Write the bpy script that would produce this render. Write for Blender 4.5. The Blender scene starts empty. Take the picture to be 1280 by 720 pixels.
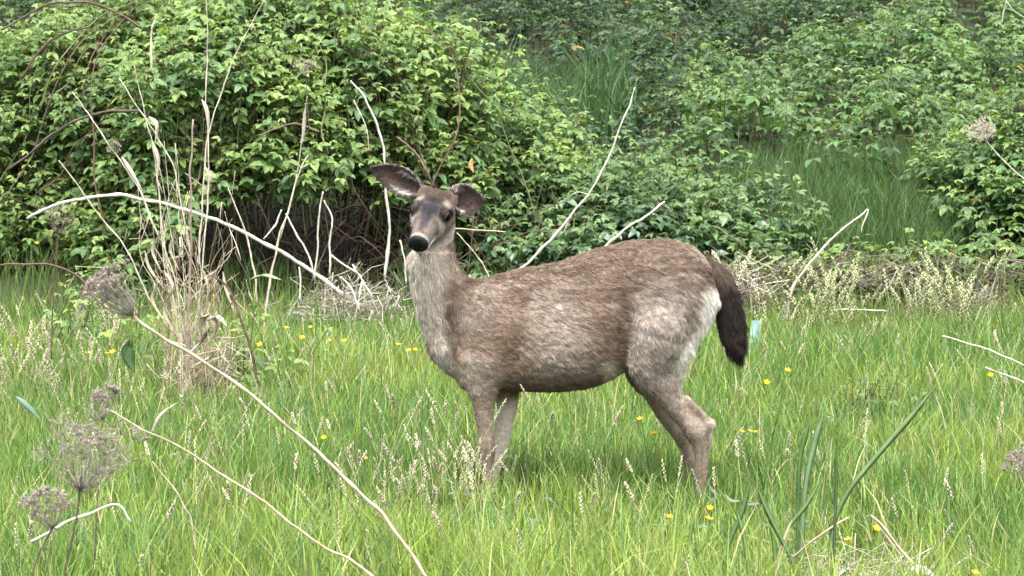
import bpy, math, random
import numpy as np
from mathutils import Vector, Matrix

random.seed(7)
rng = np.random.default_rng(11)
S = bpy.context.scene
C = S.collection

# ------------------------------------------------------------------ camera
FPX, HOR, CAMZ = 3500.0, 131.0, 1.5          # focal length in photo pixels, horizon row, eye height
cam_d = bpy.data.cameras.new("camera")
cam_d.sensor_width = 36.0
cam_d.lens = 36.0 * FPX / 1280.0
cam_d.clip_start, cam_d.clip_end = 0.1, 600.0
cam = bpy.data.objects.new("camera", cam_d)
TILT = math.atan((360 - HOR) / FPX)
cam.location = (0, 0, CAMZ)
cam.rotation_euler = (math.pi / 2 - TILT, 0, 0)
C.objects.link(cam)
S.camera = cam
cam_d.dof.use_dof = True
cam_d.dof.focus_distance = 10.3
cam_d.dof.aperture_fstop = 18.0

# ------------------------------------------------------------------ sky, sun, exposure (soft overcast daylight)
SUN_EL, SUN_AZ = math.radians(64), math.radians(-35)
w = bpy.data.worlds.new("World")
S.world = w
w.use_nodes = True
nt = w.node_tree
bg = nt.nodes["Background"]
sky = nt.nodes.new("ShaderNodeTexSky")
sky.sky_type = 'NISHITA'
sky.sun_disc = False
sky.sun_elevation = SUN_EL
sky.sun_rotation = math.pi + SUN_AZ
sky.air_density, sky.dust_density, sky.ozone_density = 1.0, 5.0, 1.0
hs = nt.nodes.new("ShaderNodeHueSaturation")
hs.inputs['Saturation'].default_value = 0.45
nt.links.new(sky.outputs[0], hs.inputs['Color'])
nt.links.new(hs.outputs[0], bg.inputs[0])
bg.inputs[1].default_value = 0.15
sun_d = bpy.data.lights.new("sun", 'SUN')
sun_d.energy = 2.1
sun_d.angle = math.radians(24)
sun_d.color = (1.0, 0.965, 0.9)
sun = bpy.data.objects.new("sun", sun_d)
# the sun stands behind the viewer, over the left shoulder
sd = Vector((math.sin(SUN_AZ) * math.cos(SUN_EL), -math.cos(SUN_AZ) * math.cos(SUN_EL), math.sin(SUN_EL)))
sun.rotation_euler = sd.to_track_quat('Z', 'Y').to_euler()
sun.location = (0, 0, 12)
C.objects.link(sun)
S.view_settings.view_transform = 'Standard'
S.view_settings.look = 'None'
S.view_settings.gamma = 1.0
S.view_settings.use_curve_mapping = False
S.view_settings.exposure = 1.75
S.cycles.max_bounces = 8
S.cycles.transparent_max_bounces = 8

# ------------------------------------------------------------------ helpers
_R = np.array(cam.rotation_euler.to_matrix())


def at(px, py, y):
    """world point on the depth plane y (metres from the viewer) seen at photo pixel px, py"""
    d = _R @ np.array([(px - 640) / FPX, (360 - py) / FPX, -1.0])
    return np.array([0, 0, CAMZ]) + d * (y / d[1])


def nrm(a):
    a = np.asarray(a, float)
    return a / np.maximum(np.linalg.norm(a, axis=-1, keepdims=True), 1e-9)


def sm(a, b, x):
    t = np.clip((x - a) / (b - a), 0, 1)
    return t * t * (3 - 2 * t)


_LAT = np.random.default_rng(5).random((32, 32, 32)).astype(np.float32)


def vnoise(P, scale, seed=0):
    """smooth value noise 0..1 at points P (n,3)"""
    q = np.asarray(P) * scale + seed * 7.31 + 100.0
    i = np.floor(q).astype(int)
    f = q - i
    f = f * f * (3 - 2 * f)
    i0, i1 = i % 32, (i + 1) % 32
    r = 0
    for a in (0, 1):
        for b in (0, 1):
            for c in (0, 1):
                wgt = (f[..., 0] if a else 1 - f[..., 0]) * (f[..., 1] if b else 1 - f[..., 1]) * (f[..., 2] if c else 1 - f[..., 2])
                r = r + wgt * _LAT[(i1 if a else i0)[..., 0], (i1 if b else i0)[..., 1], (i1 if c else i0)[..., 2]]
    return r


def fbm(P, scale, seed=0):
    return 0.55 * vnoise(P, scale, seed) + 0.3 * vnoise(P, scale * 2.1, seed + 1) + 0.15 * vnoise(P, scale * 4.3, seed + 2)


def xyz(x, y, z=0.0):
    x, y = np.broadcast_arrays(np.asarray(x, float), np.asarray(y, float))
    return np.stack([x, y, np.broadcast_to(z, x.shape)], -1)


def ground_z(x, y):
    x, y = np.asarray(x, float), np.asarray(y, float)
    edge = 16.9 + 0.25 * np.sin(x * 0.9 + 1)
    z = 0.42 * sm(0, 1.5, y - edge) + 0.17 * np.clip(y - 18.3, 0, 26)
    z = z + 0.05 * (fbm(xyz(x, y), 0.9, 3) - 0.5) * (0.4 + 0.6 * sm(15, 19, y))
    return z


def mesh_np(name, V, faces, cols=None, smooth=False):
    """mesh from numpy vertices and a list of (n,k) face arrays; cols = per-vertex colour 'tint'"""
    me = bpy.data.meshes.new(name)
    V = np.ascontiguousarray(V, np.float32)
    me.vertices.add(len(V))
    me.vertices.foreach_set("co", V.ravel())
    faces = [np.asarray(f, np.int32) for f in faces if len(f)]
    nl = sum(f.size for f in faces)
    npoly = sum(len(f) for f in faces)
    me.loops.add(nl)
    me.loops.foreach_set("vertex_index", np.concatenate([f.ravel() for f in faces]))
    me.polygons.add(npoly)
    sizes = np.concatenate([np.full(len(f), f.shape[1], np.int32) for f in faces])
    starts = np.concatenate([[0], np.cumsum(sizes)[:-1]]).astype(np.int32)
    me.polygons.foreach_set("loop_start", starts)
    me.polygons.foreach_set("use_smooth", np.full(npoly, smooth, bool))
    me.update(calc_edges=True)
    if cols is not None:
        a = me.attributes.new("tint", 'FLOAT_COLOR', 'POINT')
        c = np.ones((len(V), 4), np.float32)
        c[:, :3] = cols
        a.data.foreach_set("color", c.ravel())
    return me


def link(name, me, mat=None, parent=None, loc=None):
    o = bpy.data.objects.new(name, me)
    C.objects.link(o)
    if mat is not None and me is not None and not me.materials:
        me.materials.append(mat)
    if parent is not None:
        o.parent = parent
    if loc is not None:
        o.location = loc
    return o


def tag(o, label=None, cat=None, group=None, kind=None):
    for k, v in (("label", label), ("category", cat), ("group", group), ("kind", kind)):
        if v:
            o[k] = v
    return o


def empty(name, loc, label, cat, group=None):
    o = bpy.data.objects.new(name, None)
    o.empty_display_size = 0.1
    o.location = tuple(loc)
    C.objects.link(o)
    return tag(o, label, cat, group)


def catmull(P, n=6):
    P = np.asarray(P, float)
    Q = np.vstack([2 * P[0] - P[1], P, 2 * P[-1] - P[-2]])
    out = []
    for i in range(len(P) - 1):
        a, b, c, d = Q[i:i + 4]
        for t in np.arange(n) / n:
            out.append(0.5 * (2 * b + (c - a) * t + (2 * a - 5 * b + 4 * c - d) * t * t + (3 * b - a - 3 * c + d) * t ** 3))
    out.append(P[-1])
    return np.array(out)


class MB:
    """collects tubes, ribbons and blobs into one mesh"""

    def __init__(s):
        s.V, s.F, s.K, s.n = [], {3: [], 4: []}, [], 0

    def add(s, V, faces, col=(1, 1, 1)):
        V = np.asarray(V, float)
        for f in faces:
            f = np.asarray(f)
            if len(f):
                s.F[f.shape[1]].append(f + s.n)
        s.V.append(V)
        c = np.asarray(col, float)
        s.K.append(np.broadcast_to(c, (len(V), 3)))
        s.n += len(V)

    def tube(s, P, r, col=(1, 1, 1), k=5, jit=0.0):
        P = np.asarray(P, float)
        n = len(P)
        r = np.broadcast_to(np.asarray(r, float), (n,))
        if jit:
            P = P + rng.normal(0, jit, P.shape)
        T = nrm(np.gradient(P, axis=0))
        up = np.array([0.13, 0.31, 0.94]) if abs(T[0][2]) < 0.9 else np.array([1.0, 0.2, 0.0])
        A = nrm(np.cross(T, up))
        B = np.cross(T, A)
        an = np.arange(k) * 2 * math.pi / k
        V = P[:, None] + r[:, None, None] * (A[:, None] * np.cos(an)[None, :, None] + B[:, None] * np.sin(an)[None, :, None])
        V = V.reshape(-1, 3)
        i = np.arange(n - 1)[:, None] * k
        j = np.arange(k)[None, :]
        j2 = (j + 1) % k
        f = np.stack([i + j, i + j2, i + k + j2, i + k + j], -1).reshape(-1, 4)
        V = np.vstack([V, P[0], P[-1]])
        jj = np.arange(k)
        cap = np.vstack([np.stack([np.full(k, n * k), (jj + 1) % k, jj], 1),
                         np.stack([np.full(k, n * k + 1), (n - 1) * k + jj, (n - 1) * k + (jj + 1) % k], 1)])
        col = np.asarray(col, float)
        if col.ndim == 2:
            col = np.vstack([np.repeat(col, k, 0), col[:1], col[-1:]])
        s.add(V, [f, cap], col)

    def ribbon(s, P, wd, side, col=(1, 1, 1), fold=0.25):
        """folded leaf blade along P, width wd per point, side = width direction"""
        P = np.asarray(P, float)
        n = len(P)
        wd = np.broadcast_to(np.asarray(wd, float), (n,))[:, None]
        T = nrm(np.gradient(P, axis=0))
        sd_ = nrm(np.asarray(side, float) - T * (T @ np.asarray(side, float))[:, None])
        N = np.cross(T, sd_)
        V = np.stack([P - sd_ * wd / 2 + N * wd * fold, P, P + sd_ * wd / 2 + N * wd * fold, P - N * wd * 0.06 - N * 0.0004], 1).reshape(-1, 3)
        i = np.arange(n - 1) * 4
        f = []
        for a, b in ((0, 1), (1, 2), (2, 3), (3, 0)):
            f.append(np.stack([i + a, i + b, i + 4 + b, i + 4 + a], 1))
        s.add(V, [np.vstack(f)], col)

    def blob(s, c, r, col=(1, 1, 1), axis=(0, 0, 1), ln=1.0, k=5, rings=3, jag=0.0):
        """spindle of radius r, half length r*ln"""
        ax = nrm(axis)
        a = nrm(np.cross(ax, [0.3, 0.9, 0.2]))
        b = np.cross(ax, a)
        t = np.linspace(-1, 1, rings + 2)
        V = [np.asarray(c) - ax * r * ln]
        an = np.arange(k) * 2 * math.pi / k
        for q in t[1:-1]:
            rr = r * math.sqrt(1 - q * q) * (1 + jag * rng.uniform(-1, 1, k))
            V.extend(np.asarray(c) + ax * q * r * ln + rr[:, None] * (np.cos(an)[:, None] * a + np.sin(an)[:, None] * b))
        V.append(np.asarray(c) + ax * r * ln)
        V = np.array(V)
        j = np.arange(k)
        j2 = (j + 1) % k
        tri = [np.stack([np.zeros(k, int), 1 + j2, 1 + j], 1)]
        q4 = [np.stack([1 + m * k + j, 1 + m * k + j2, 1 + (m + 1) * k + j2, 1 + (m + 1) * k + j], 1) for m in range(rings - 1)]
        l = len(V) - 1
        tri.append(np.stack([np.full(k, l), 1 + (rings - 1) * k + j, 1 + (rings - 1) * k + j2], 1))
        s.add(V, [np.vstack(tri)] + ([np.vstack(q4)] if q4 else []), col)

    def mesh(s, name, smooth=True, origin=None):
        V = np.vstack(s.V)
        if origin is not None:
            V = V - np.asarray(origin)
        fs = [np.vstack(v) for v in s.F.values() if v]
        return mesh_np(name, V, fs, np.vstack(s.K), smooth)


# ------------------------------------------------------------------ materials
def new_mat(name):
    m = bpy.data.materials.new(name)
    m.use_nodes = True
    return m, m.node_tree, m.node_tree.nodes["Principled BSDF"]


def tint_mat(name, rough=0.6, trans=0.0, spec=0.5, nscale=40.0, namt=0.25, bump=0.0, bscale=200.0, objrand=None, sheen=0.0, trans_tint=(1.1, 1.15, 0.55)):
    """colour from the 'tint' attribute (or from per-object ramp), broken up by noise; optional translucency and bump"""
    m, t, b = new_mat(name)
    N = t.nodes
    L = t.links
    if objrand:
        oi = N.new("ShaderNodeObjectInfo")
        cr = N.new("ShaderNodeValToRGB")
        cr.color_ramp.elements[0].color = (*objrand[0], 1)
        cr.color_ramp.elements[1].color = (*objrand[-1], 1)
        for k, c in enumerate(objrand[1:-1]):
            e = cr.color_ramp.elements.new((k + 1) / (len(objrand) - 1))
            e.color = (*c, 1)
        L.new(oi.outputs['Random'], cr.inputs[0])
        base = cr.outputs[0]
    else:
        a = N.new("ShaderNodeAttribute")
        a.attribute_name = "tint"
        base = a.outputs['Color']
    tc = N.new("ShaderNodeTexCoord")
    no = N.new("ShaderNodeTexNoise")
    no.inputs['Scale'].default_value = nscale
    no.inputs['Detail'].default_value = 4
    L.new(tc.outputs['Object'], no.inputs['Vector'])
    mr = N.new("ShaderNodeMapRange")
    mr.inputs[1].default_value, mr.inputs[2].default_value = 0.3, 0.7
    mr.inputs[3].default_value, mr.inputs[4].default_value = 1 - namt, 1 + namt
    L.new(no.outputs[0], mr.inputs[0])
    mx = N.new("ShaderNodeVectorMath")
    mx.operation = 'SCALE'
    L.new(base, mx.inputs[0])
    L.new(mr.outputs[0], mx.inputs['Scale'])
    L.new(mx.outputs[0], b.inputs['Base Color'])
    b.inputs['Roughness'].default_value = rough
    b.inputs['Specular IOR Level'].default_value = spec
    if sheen:
        b.inputs['Sheen Weight'].default_value = sheen
    if bump:
        bn = N.new("ShaderNodeTexNoise")
        bn.inputs['Scale'].default_value = bscale
        bn.inputs['Detail'].default_value = 3
        L.new(tc.outputs['Object'], bn.inputs['Vector'])
        bp = N.new("ShaderNodeBump")
        bp.inputs['Strength'].default_value = bump
        bp.inputs['Distance'].default_value = 0.004
        L.new(bn.outputs[0], bp.inputs['Height'])
        L.new(bp.outputs[0], b.inputs['Normal'])
    if trans:
        tr = N.new("ShaderNodeBsdfTranslucent")
        tv = N.new("ShaderNodeVectorMath")
        tv.operation = 'MULTIPLY'
        tv.inputs[1].default_value = trans_tint
        L.new(mx.outputs[0], tv.inputs[0])
        L.new(tv.outputs[0], tr.inputs['Color'])
        ms = N.new("ShaderNodeMixShader")
        ms.inputs[0].default_value = trans
        L.new(b.outputs[0], ms.inputs[1])
        L.new(tr.outputs[0], ms.inputs[2])
        L.new(ms.outputs[0], N["Material Output"].inputs['Surface'])
    return m


M_GRASS = tint_mat("grass blades", 0.5, 0.35, 0.4, 8, 0.15, trans_tint=(1.1, 1.1, 0.6))
M_LEAF = tint_mat("bramble leaves", 0.47, 0.36, 0.36, 60, 0.18)
M_LEAFP = tint_mat("bramble leaf pieces", 0.47, 0.36, 0.36, 60, 0.18,
                   objrand=[(0.09, 0.16, 0.06), (0.125, 0.215, 0.07), (0.10, 0.19, 0.08), (0.165, 0.26, 0.085), (0.225, 0.32, 0.105)])
M_LEAFB = tint_mat("blue green leaf pieces", 0.38, 0.22, 0.55, 60, 0.18,
                   objrand=[(0.05, 0.105, 0.055), (0.075, 0.14, 0.08), (0.06, 0.12, 0.055), (0.11, 0.175, 0.11), (0.12, 0.18, 0.07)])
M_DRY = tint_mat("dry stems", 0.75, 0.0, 0.3, 30, 0.3, bump=0.4, bscale=120)
M_SEED = tint_mat("seed heads", 0.8, 0.15, 0.2, 60, 0.25, trans_tint=(1, 1, 0.8))
M_PETAL = tint_mat("buttercup petals", 0.3, 0.2, 0.5, 60, 0.08, trans_tint=(1, 1, 0.6))
M_IRIS = tint_mat("broad blades", 0.42, 0.32, 0.5, 25, 0.18)
M_COAT = tint_mat("deer skin", 0.85, 0.0, 0.15, 60, 0.3, bump=0.6, bscale=140)
M_FUR = tint_mat("deer fur", 0.75, 0.0, 0.2, 60, 0.06)
M_EAR = tint_mat("ear skin", 0.8, 0.15, 0.2, 80, 0.2, trans_tint=(1.2, 0.7, 0.6))


def plain(name, col, rough, spec=0.5, coat=0.0, bump=0.0, bscale=300):
    m, t, b = new_mat(name)
    no = t.nodes.new("ShaderNodeTexNoise")
    no.inputs['Scale'].default_value = bscale
    cr = t.nodes.new("ShaderNodeValToRGB")
    cr.color_ramp.elements[0].color = (*[c * 0.75 for c in col], 1)
    cr.color_ramp.elements[1].color = (*[min(1, c * 1.25) for c in col], 1)
    t.links.new(no.outputs[0], cr.inputs[0])
    t.links.new(cr.outputs[0], b.inputs['Base Color'])
    b.inputs['Roughness'].default_value = rough
    b.inputs['Specular IOR Level'].default_value = spec
    b.inputs['Coat Weight'].default_value = coat
    if bump:
        bp = t.nodes.new("ShaderNodeBump")
        bp.inputs['Strength'].default_value = bump
        bp.inputs['Distance'].default_value = 0.001
        t.links.new(no.outputs[0], bp.inputs['Height'])
        t.links.new(bp.outputs[0], b.inputs['Normal'])
    return m


M_EYE = plain("deer eye", (0.002, 0.0015, 0.0015), 0.05, 0.16, 0.0)
M_EYE.node_tree.nodes["Principled BSDF"].inputs["IOR"].default_value = 1.3
M_NOSE = plain("nose leather", (0.005, 0.005, 0.006), 0.36, 0.18, 0.0, 0.6, 900)
M_HOOF = plain("hoof horn", (0.025, 0.02, 0.017), 0.5)


def soil_mat():
    m, t, b = new_mat("soil and leaf mould")
    tc = t.nodes.new("ShaderNodeTexCoord")
    n1 = t.nodes.new("ShaderNodeTexNoise")
    n1.inputs['Scale'].default_value = 6
    n1.inputs['Detail'].default_value = 8
    t.links.new(tc.outputs['Object'], n1.inputs['Vector'])
    cr = t.nodes.new("ShaderNodeValToRGB")
    cr.color_ramp.elements[0].position, cr.color_ramp.elements[1].position = 0.35, 0.7
    cr.color_ramp.elements[0].color = (0.018, 0.022, 0.010, 1)
    cr.color_ramp.elements[1].color = (0.05, 0.055, 0.022, 1)
    t.links.new(n1.outputs[0], cr.inputs[0])
    t.links.new(cr.outputs[0], b.inputs['Base Color'])
    b.inputs['Roughness'].default_value = 0.95
    bp = t.nodes.new("ShaderNodeBump")
    bp.inputs['Strength'].default_value = 0.8
    bp.inputs['Distance'].default_value = 0.03
    t.links.new(n1.outputs[0], bp.inputs['Height'])
    t.links.new(bp.outputs[0], b.inputs['Normal'])
    return m


# ------------------------------------------------------------------ ground
def build_ground():
    xs = np.unique(np.concatenate([np.linspace(-150, -8, 24), np.linspace(-8, 9, 90), np.linspace(9, 150, 24)]))
    ys = np.unique(np.concatenate([np.linspace(-60, 4, 12), np.linspace(4, 32, 140), np.linspace(32, 260, 30)]))
    X, Y = np.meshgrid(xs, ys)
    V = np.stack([X, Y, ground_z(X, Y)], -1).reshape(-1, 3)
    nx = len(xs)
    i = (np.arange(len(ys) - 1)[:, None] * nx + np.arange(nx - 1)[None]).ravel()
    me = mesh_np("ground", V, [np.stack([i, i + 1, i + nx + 1, i + nx], 1)], None, True)
    tag(link("ground", me, soil_mat()), kind="structure")


build_ground()


# ------------------------------------------------------------------ grass
def blades(name, base, h, lean, width, col_lo, col_hi, heading=None, bend=None):
    """one mesh of n tapered, bending grass blades"""
    n = len(base)
    a = rng.uniform(0, 2 * math.pi, n) if heading is None else heading
    d = np.stack([np.cos(a), np.sin(a), np.zeros(n)], 1)
    b = rng.uniform(0, 2 * math.pi, n)
    sd_ = np.stack([np.cos(b), np.sin(b), np.zeros(n)], 1)
    ts = np.array([0, 0.38, 0.72, 1.0])
    ws = np.array([0.8, 1.0, 0.62, 0.0])
    bend = np.ones(n) * 2.2 if bend is None else bend
    V = np.zeros((n, 7, 3))
    K = np.zeros((n, 7, 3))
    for i, (t, q) in enumerate(zip(ts, ws)):
        off = (t ** bend * lean * h)[:, None] * d
        z = h * t * np.sqrt(np.clip(1 - 0.35 * (lean * t) ** 2, 0.1, 1))
        p = base + off
        p[:, 2] += z
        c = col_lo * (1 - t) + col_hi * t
        if i < 3:
            V[:, 2 * i] = p - sd_ * (width * q / 2)[:, None]
            V[:, 2 * i + 1] = p + sd_ * (width * q / 2)[:, None]
            K[:, 2 * i] = K[:, 2 * i + 1] = c
        else:
            V[:, 6] = p
            K[:, 6] = c
    o = np.arange(n)[:, None] * 7
    q4 = np.vstack([o + np.array([[0, 1, 3, 2]]), o + np.array([[2, 3, 5, 4]])])
    t3 = o + np.array([[4, 5, 6]])
    return mesh_np(name, V.reshape(-1, 3), [q4, t3], K.reshape(-1, 3), True)


G_Y, G_G, G_B, G_S = np.array([0.225, 0.315, 0.062]), np.array([0.11, 0.22, 0.045]), np.array([0.08, 0.165, 0.062]), np.array([0.42, 0.37, 0.20])


def grass_colors(P, n, straw=0.075):
    p = fbm(P * np.array([1, 0.6, 1]), 1.1, 9)[:, None]
    r = rng.random((n, 1))
    c = G_G * (1 - sm(0.42, 0.62, p)) + G_Y * sm(0.42, 0.62, p)
    c = np.where(r < 0.22, G_B, c)
    c = np.where(r > 0.8, G_Y, c)
    c = np.where(rng.random((n, 1)) < straw, G_S, c)
    return c * rng.uniform(0.65, 1.35, (n, 1))


def build_meadow():
    n = 262000
    # uniform over the trapezoid the photograph can see, with a margin at both sides
    y = 5.8 + 11.8 * rng.random(n) ** 0.85
    hw = 0.183 * y + 1.1
    x = rng.uniform(-1, 1, n) * hw
    P = xyz(x, y)
    cl = vnoise(P, 9.0, 4)                       # tufts: pull blades towards tuft centres
    keep = rng.random(n) < 0.45 + 0.55 * sm(0.3, 0.65, cl)
    keep &= y < 17.35 + 0.25 * np.sin(x * 0.9 + 1)
    x, y, P, cl = x[keep], y[keep], P[keep], cl[keep]
    n = len(x)
    P[:, 2] = ground_z(x, y) - 0.004
    patch = fbm(P, 0.8, 21)
    h = (0.12 + 0.11 * patch + 0.05 * cl) * rng.uniform(0.65, 1.3, n) * (0.92 + 0.33 * sm(9.4, 7.4, y) + 0.38 * sm(12, 16, y)) * (1 - 0.45 * np.exp(-((x - 0.67) / 0.28) ** 2 - ((y - 9.5) / 0.9) ** 2)) * (1 - 0.6 * np.exp(-((x - 1.05) / 0.3) ** 2 - ((y - 8.15) / 0.4) ** 2)) * (1 - 0.2 * np.exp(-((x + 0.1) / 0.3) ** 2 - ((y - 9.6) / 0.7) ** 2))
    tall = rng.random(n) < 0.035
    h = np.where(tall, h * 1.45, h)
    lean = rng.uniform(0.04, 0.55, n) + 0.6 * (rng.random(n) < 0.07)
    wd = rng.uniform(0.0034, 0.0076, n) * (1 + 0.35 * sm(12, 16, y))
    ch = grass_colors(P, n)
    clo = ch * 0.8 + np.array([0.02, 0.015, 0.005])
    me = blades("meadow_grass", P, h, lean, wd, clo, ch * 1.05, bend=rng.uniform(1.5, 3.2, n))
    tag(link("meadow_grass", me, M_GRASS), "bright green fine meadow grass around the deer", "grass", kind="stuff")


build_meadow()


def grass_patch(name, label, x0, x1, y0, y1, n, h0, h1, cols, lean=0.5, wd=(0.005, 0.009), mask=None):
    x, y = rng.uniform(x0, x1, n), rng.uniform(y0, y1, n)
    if mask is not None:
        k = mask(x, y)
        x, y = x[k], y[k]
        n = len(x)
    P = xyz(x, y)
    P[:, 2] = ground_z(x, y) - 0.01
    h = rng.uniform(h0, h1, n) * (0.7 + 0.6 * vnoise(P, 3.0, 8))
    c = np.array(cols)[rng.integers(0, len(cols), n)] * rng.uniform(0.7, 1.3, (n, 1))
    me = blades(name, P, h, rng.uniform(0.05, lean, n), rng.uniform(*wd, n), c * 0.85, c * 1.05, bend=rng.uniform(1.6, 3, n))
    return tag(link(name, me, M_GRASS), label, "grass", kind="stuff")


# grassy ledge on the bank at the right, grass in the gully top centre, dark grass at the foot of the left thicket
grass_patch("ledge_grass", "soft dark green grass on the ledge of the bank at right", 1.35, 4.2, 18.2, 21.3, 26000, 0.18, 0.45,
            [(0.045, 0.10, 0.032), (0.065, 0.135, 0.04), (0.09, 0.165, 0.05), (0.11, 0.17, 0.06)], 0.6,
            mask=lambda x, y: ((x - 2.55) / 1.25) ** 2 + ((y - 19.7) / 1.6) ** 2 < 1 + 2.2 * (fbm(xyz(x, y), 2.0, 2) - 0.5))
grass_patch("gully_grass", "long dark green grass in the gully above the deer", -0.45, 0.95, 21.6, 23.6, 1500, 0.5, 0.85,
            [(0.05, 0.11, 0.035), (0.07, 0.14, 0.05)], 0.8, (0.009, 0.017))
grass_patch("verge_grass", "rank grass along the foot of the bramble bank", -4.6, 4.8, 16.3, 17.9, 9000, 0.2, 0.42,
            [(0.07, 0.14, 0.04), (0.11, 0.19, 0.05), (0.16, 0.22, 0.06)], 0.6)


# ------------------------------------------------------------------ bramble foliage
def tri_leaf(fine=False):
    """trifoliate leaf template, leaf points along +x, normal +z, unit length"""
    if fine:
        prof = [(0.0, 0.0), (0.10, 0.17), (0.2, 0.25), (0.26, 0.24), (0.38, 0.31), (0.44, 0.28), (0.56, 0.29), (0.62, 0.24), (0.74, 0.21), (0.8, 0.15), (1.0, 0.0)]
    else:
        prof = [(0.0, 0.0), (0.28, 0.27), (0.66, 0.25), (1.0, 0.0)]
    V, F3, F4, n = [], [], [], 0
    for ang, sc, off in ((0, 1.0, 0.12), (1.15, 0.82, 0.0), (-1.15, 0.82, 0.0)):
        ca, sa = math.cos(ang), math.sin(ang)

        def put(u, v, zz):
            x, y = (u * sc + off) * ca - v * sc * sa, (u * sc + off) * sa + v * sc * ca
            V.append((x, y, zz))
        if fine:
            k = len(prof)
            for u, v in prof:
                put(u, 0, -0.10 * u * u)
            for sg in (1, -1):
                for u, v in prof[1:-1]:
                    put(u, sg * v, 0.28 * v - 0.12 * u * u)
            for si, sg in enumerate((1, -1)):
                o = n + k + si * (k - 2)
                for i in range(k - 1):
                    a, b = n + i, n + i + 1
                    c = o + i if i < k - 2 else None
                    d = o + i - 1 if i > 0 else None
                    if d is None:
                        f = (a, b, c)
                    elif c is None:
                        f = (a, b, d)
                    else:
                        f = (a, b, c, d)
                    if sg < 0:
                        f = f[::-1]
                    (F3 if len(f) == 3 else F4).append(f)
            n += k + 2 * (k - 2)
        else:
            put(0, 0, 0)
            put(0.28, 0.28, 0.07)
            put(0.66, 0.25, 0.03)
            put(1, 0, -0.12)
            put(0.66, -0.25, 0.03)
            put(0.28, -0.28, 0.07)
            F4 += [(n, n + 3, n + 2, n + 1), (n, n + 5, n + 4, n + 3)]
            n += 6
    return np.array(V), np.array(F3).reshape(-1, 3), np.array(F4).reshape(-1, 4)


TL_V, _, TL_F = tri_leaf()


def frames(pos, d, nn):
    X = nrm(d)
    Z = nrm(nn - X * np.sum(nn * X, 1, keepdims=True))
    Y = np.cross(Z, X)
    return X, Y, Z


def leaf_cloud(name, pos, d, nn, size, col):
    X, Y, Z = frames(pos, d, nn)
    n = len(pos)
    T = TL_V
    dr = rng.uniform(0.0, 0.45, n)
    V = pos[:, None] + size[:, None, None] * (T[None, :, 0:1] * X[:, None] + T[None, :, 1:2] * Y[:, None] * rng.uniform(0.8, 1.15, (n, 1, 1)) +
                                                (T[None, :, 2:3] - dr[:, None, None] * (T[None, :, 0:1] ** 2 + T[None, :, 1:2] ** 2)) * Z[:, None])
    F = (np.arange(n)[:, None, None] * len(T) + TL_F[None]).reshape(-1, 4)
    K = np.repeat(col[:, None], len(T), 1) * rng.uniform(0.9, 1.1, (n, len(T), 1))
    return mesh_np(name, V.reshape(-1, 3), [F], K.reshape(-1, 3), False)


def shoots_to_nodes(sp, ax, ln, K, size, tilt=0.22):
    """sp shoot bases, ax axes, ln lengths -> leaf nodes along the shoots"""
    n = len(sp)
    t = np.linspace(0.05, 1.0, K)[None, :] + rng.uniform(-0.04, 0.04, (n, K))
    ph = rng.uniform(0, 6.28, (n, 1)) + np.arange(K)[None] * 2.4
    P = sp[:, None] + ax[:, None] * (ln[:, None] * t)[..., None]
    P = P + (t ** 2 * ln[:, None])[..., None] * 0.25 * np.stack([np.cos(ph[:, :1]), np.sin(ph[:, :1]), -0.2 + 0 * ph[:, :1]], -1)
    H = np.stack([np.cos(ph), np.sin(ph), rng.uniform(-0.35, 0.35, (n, K))], -1)
    sz = size * (1.15 - 0.55 * t) * rng.uniform(0.65, 1.3, (n, K))
    P = P + H * (0.045 * sz / size)[..., None]
    up = np.array([0, -tilt, 1.0]) + ax[:, None] * 0.2 + rng.normal(0, 0.26, (n, K, 3))
    return P.reshape(-1, 3), H.reshape(-1, 3), up.reshape(-1, 3), sz.ravel(), t.ravel()


FINE = []
for q in range(4):
    V, F3, F4 = tri_leaf(True)
    r2 = V[:, 0] ** 2 + V[:, 1] ** 2
    V[:, 2] += -(0.08 + 0.12 * q) * r2 + 0.03 * np.sin(V[:, 0] * 9 + q)
    FINE.append((V, F3, F4))
LEAF_MESH, LEAF_MESH_B = [], []
for q, (V, F3, F4) in enumerate(FINE):
    mb = MB()
    mb.add(V, [F3, F4])
    mb.tube([(-0.5, 0, -0.18), (-0.2, 0, -0.05), (0.13, 0, 0)], [0.018, 0.014, 0.01], k=3)
    me = mb.mesh("bramble_leaf", False)
    me.materials.append(M_LEAFP)
    LEAF_MESH.append(me)
    me2 = me.copy()
    me2.materials.clear()
    me2.materials.append(M_LEAFB)
    LEAF_MESH_B.append(me2)


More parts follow.
